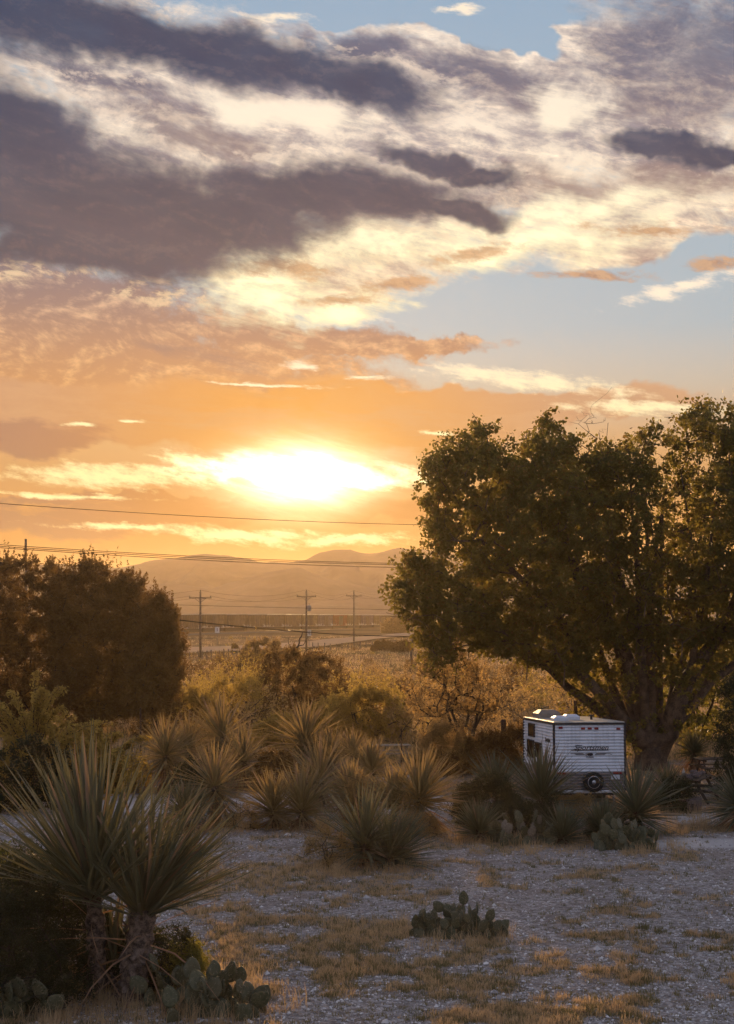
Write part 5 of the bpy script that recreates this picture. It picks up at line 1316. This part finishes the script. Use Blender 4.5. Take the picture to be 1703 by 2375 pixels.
while placed < 250 and tries < 9000:
    tries += 1
    py = 1478 + (rs_.random()**.9)*265; px = rs_.uniform(330, 1500)
    if py > 1725 and not (930 < px < 1260): continue
    if 1478 < py < 1532 and abs(py - (1524 - (px-300)*.075)) < 10: continue      # keep the road clear
    D = dist_of(py); x = (px-CXP)*D/F
    if D < 64: continue
    if 1460 < px < 1560 and py > 1700: continue
    if py < 1560 and rs_.random() < .35: continue
    s = rs_.uniform(.7,1.9)*1.15 if py > 1565 else rs_.uniform(.3,.75)
    if any((x-a)**2 + ((D-b)*.45)**2 < (.62*(s+c))**2 for a,b,c in spots): continue
    spots.append((x,D,s)); i = rs_.choices(range(5), [3,3,3,2,2])[0]
    loc = (x, D, gz(x,D)-.05)
    if i not in usedp: o = SP[i]; usedp.add(i); o.location = loc; o.rotation_euler = (0,0,rs_.uniform(0,6.28)); o.scale = (s,s,s*rs_.uniform(.8,1.15))
    else: o = copy_thing(SP[i], loc, rs_.uniform(0,6.28), (s, s, s*rs_.uniform(.8,1.15)))
    kind_ = ['tawny bush','golden bush','dark brown bush','wiry pale bush','dense dark bush'][i]; sz = 'tiny' if s < .6 else 'small' if s < 1.1 else 'medium' if s < 1.6 else 'large'
    zone = ['near the road fence','in the far half of the brush field','in the middle of the brush field','just behind the yuccas'][0 if py < 1545 else 1 if py < 1600 else 2 if py < 1660 else 3]
    lm = [(470,'below the left utility pole'),(600,'left of the dead tree'),(720,'under the dead tree'),(840,'below the right utility pole'),(960,'left of the cottonwood crown'),(1090,'around the open mesquite'),(1210,'by the stout wooden post'),(1330,'behind the trailer'),(9999,'beyond the cottonwood trunk')]
    scr.append((px, o)); tag(o, sz+' '+kind_+' '+zone.replace('half of the brush field','brush').replace('middle of the brush field','mid brush')+', '+next(w for a,w in lm if px < a), 'bush', 'desert bushes of the brush field'); placed += 1

dup = {}
for px, o in sorted(scr, key=lambda q: q[0]): dup.setdefault(o['label'], []).append(o)
for lab, os_ in dup.items():
    n_ = len(os_); w_ = {2: ['left of two: ','right of two: '], 3: ['leftmost of three: ','middle of three: ','rightmost of three: '], 4: ['leftmost of four: ','second of four: ','third of four: ','rightmost of four: ']}.get(n_)
    if w_:
        for o, w in zip(os_, w_): o['label'] = w + lab
# ------------------------------------------------------------------ grass, pebbles
def grass(name, n, xr, yr, hgt, width, blades, mat, seed, thr, maxpx=None, clump=.10, lean=.55, dens=None):
    R = np.random.default_rng(seed)
    y = R.uniform(yr[0], yr[1], n*6) if not maxpx else 1/R.uniform(1/yr[1], 1/yr[0], n*6)
    x = R.uniform(-1,1,n*6)*(y*.30+1.5) if xr is None else R.uniform(xr[0], xr[1], n*6)
    v = veg(x, y) if dens is None else dens(x, y); keep = v > thr + R.random(n*6)*.55; x, y = x[keep][:n], y[keep][:n]; m = len(x)
    z = ground_z(x, y); h = hgt*(.25 + 1.3*R.random(m)**2.2)*(.7+.6*fbm(x*.5, y*.5, 3, seed))
    T = np.repeat(np.arange(m), blades); N = len(T)
    bx = x[T] + R.normal(size=N)*clump; by = y[T] + R.normal(size=N)*clump; bz = z[T]-.01
    a = R.uniform(0, 6.283, N); l = np.abs(R.normal(size=N))*lean; hh = h[T]*(.5+.6*R.random(N)); w = width*(.6+.8*R.random(N))
    ca, sa = np.cos(a), np.sin(a); b = R.uniform(0, 6.283, N); sx, sy = np.cos(b)*w/2, np.sin(b)*w/2
    p0 = np.stack([bx-sx, by-sy, bz], -1); p1 = np.stack([bx+sx, by+sy, bz], -1)
    mx_, my_ = bx + ca*l*hh*.35, by + sa*l*hh*.35
    p2 = np.stack([mx_+sx*.7, my_+sy*.7, bz+hh*.6], -1); p3 = np.stack([mx_-sx*.7, my_-sy*.7, bz+hh*.6], -1)
    p4 = np.stack([bx+ca*l*hh, by+sa*l*hh, bz+hh*(1-.25*np.minimum(l,1))], -1)
    # quad then thin quad for the tip
    V = np.stack([p0,p1,p2,p3,p4], 1).reshape(-1,3); i = np.arange(N)[:,None]*5
    F1 = i + np.array([[0,1,2,3]]); F2 = i + np.array([[3,2,4,4]])
    Vt = V; Ft = np.concatenate([i+np.array([[0,1,2]]), i+np.array([[0,2,3]]), i+np.array([[3,2,4]])])
    o = link_mesh(name, np_mesh(name, Vt, Ft), None, mat)
    return tag(o, None, 'grass', None, 'stuff')
tag(grass('dry_grass', 20000, None, (21,66), .13, .010, 13, M_GRASS, 501, .40, True, clump=.05), 'short dry tan grass tufts over the gravel lot')
tag(grass('green_grass', 12000, None, (21,66), .11, .012, 14, M_GRASSG, 502, .25, True, clump=.05), 'short olive green weeds and grass on the gravel lot')
tag(grass('sparse_grass', 15000, None, (19,56), .085, .011, 10, M_GRASSG, 503, -.5, True, clump=.035), 'thin scattered dry weeds standing in the bare gravel')
def field(x, y):
    px, py = to_px(x, y); e0 = np.interp(px, [-300,300,560,720,870,1050,1500], [1523,1507,1499,1490,1478,1464,1440]); e1 = np.interp(px, [-300,300,560,720,870,1050,1500], [1546,1524,1513,1502,1487,1470,1443])
    return np.where((py > e0-2) & (py < e1+1), -9, 1.0) * np.where(fbm(x*.05, y*.03, 3, 91) > .42, 1.0, .0)
tag(grass('field_grass', 26000, None, (64,330), .42, .032, 9, M_GRASS, 504, -.3, True, clump=.35, dens=field), 'tall sunlit dry grass of the field between the lot and the railway')
tag(grass('field_weeds', 9000, None, (64,300), .42, .04, 10, M_GRASSG, 505, -.3, True, clump=.4, dens=field), 'olive weeds mixed into the dry field grass')
def nearplants(x, y):                                             # taller grass around plant feet
    d = np.full(len(x), 9.0)
    for cx, by, w in [(845,2004,1.6),(905,2008,1.4),(1058,2172,1.5),(1250,1950,2.6),(1450,1960,1.8),(1130,1950,1.5),(700,1925,1.4),(500,1925,1.4),(965,1940,1.5),(470,2330,1.8),(200,2330,2.0),(760,2020,1.3),(1600,1900,3)]:
        g = G(cx, by); d = np.minimum(d, np.hypot(x-g.x, (y-g.y)*.8)/w)
    return np.clip(1.25-d, 0, 1)
tag(grass('tall_grass', 2600, None, (21,52), .34, .010, 18, M_GRASS, 506, .25, False, clump=.09, dens=nearplants), 'taller dry grass around the feet of the yuccas and cacti')
def pebbles(n, seed):
    R = np.random.default_rng(seed); y = 1/R.uniform(1/58, 1/19, n*3); x = R.uniform(-1,1,n*3)*(y*.29+1); v = veg(x,y); k = v < .25 + R.random(n*3)*.6; x, y = x[k][:n], y[k][:n]; m = len(x)
    z = ground_z(x, y); s = .010 + .030*R.random(m)**4.0; s *= (1 + (R.random(m) > .994)*2.2)
    oc = np.array([[1,0,0],[0,1,0],[-1,0,0],[0,-1,0],[0,0,.7],[0,0,-.7]]); 
    V = oc[None]*s[:,None,None]*(.6+.8*R.random((m,6,1))); a = R.uniform(0,6.28,m); c_, s_ = np.cos(a)[:,None], np.sin(a)[:,None]
    X = V[:,:,0]*c_-V[:,:,1]*s_; Y = V[:,:,0]*s_+V[:,:,1]*c_; V = np.stack([X+x[:,None], Y+y[:,None], V[:,:,2]+z[:,None]+s[:,None]*.25], -1).reshape(-1,3)
    f = np.array([[0,1,4],[1,2,4],[2,3,4],[3,0,4],[1,0,5],[2,1,5],[3,2,5],[0,3,5]]); Fc = (np.arange(m)[:,None,None]*6 + f[None]).reshape(-1,3)
    mt, t, out = new_mat('pebble'); g_ = t.n.new('ShaderNodeNewGeometry').outputs['Random Per Island']
    pbsdf(t, out, t.mix(g_, C(.26,.235,.22), C(.80,.76,.72)), .85, 0, .2)
    o = link_mesh('gravel', np_mesh('gravel', V, Fc), None, mt); tag(o, 'loose pale gravel stones scattered over the lot', 'gravel', None, 'stuff')
pebbles(42000, 511)

# ------------------------------------------------------------------ dusty evening air
def haze():
    b = MB(); z0, z1 = -8.0, 72.0; b.box((0, 450, (z0+z1)/2), (6400, 4300, z1-z0))
    m, t, out = new_mat('haze'); v = t.n.new('ShaderNodeVolumePrincipled')
    v.inputs['Color'].default_value = HAZE_COL; v.inputs['Density'].default_value = HAZE_D; v.inputs['Anisotropy'].default_value = HAZE_G
    t.l.new(v.outputs[0], out.inputs['Volume'])
    o = b.build('haze', m); tag(o, 'thin warm dusty haze hanging over the plain', 'haze', None, 'stuff')
HAZE_COL = (1.0, .77, .50, 1.0); HAZE_D = .00016; HAZE_G = .60
haze()
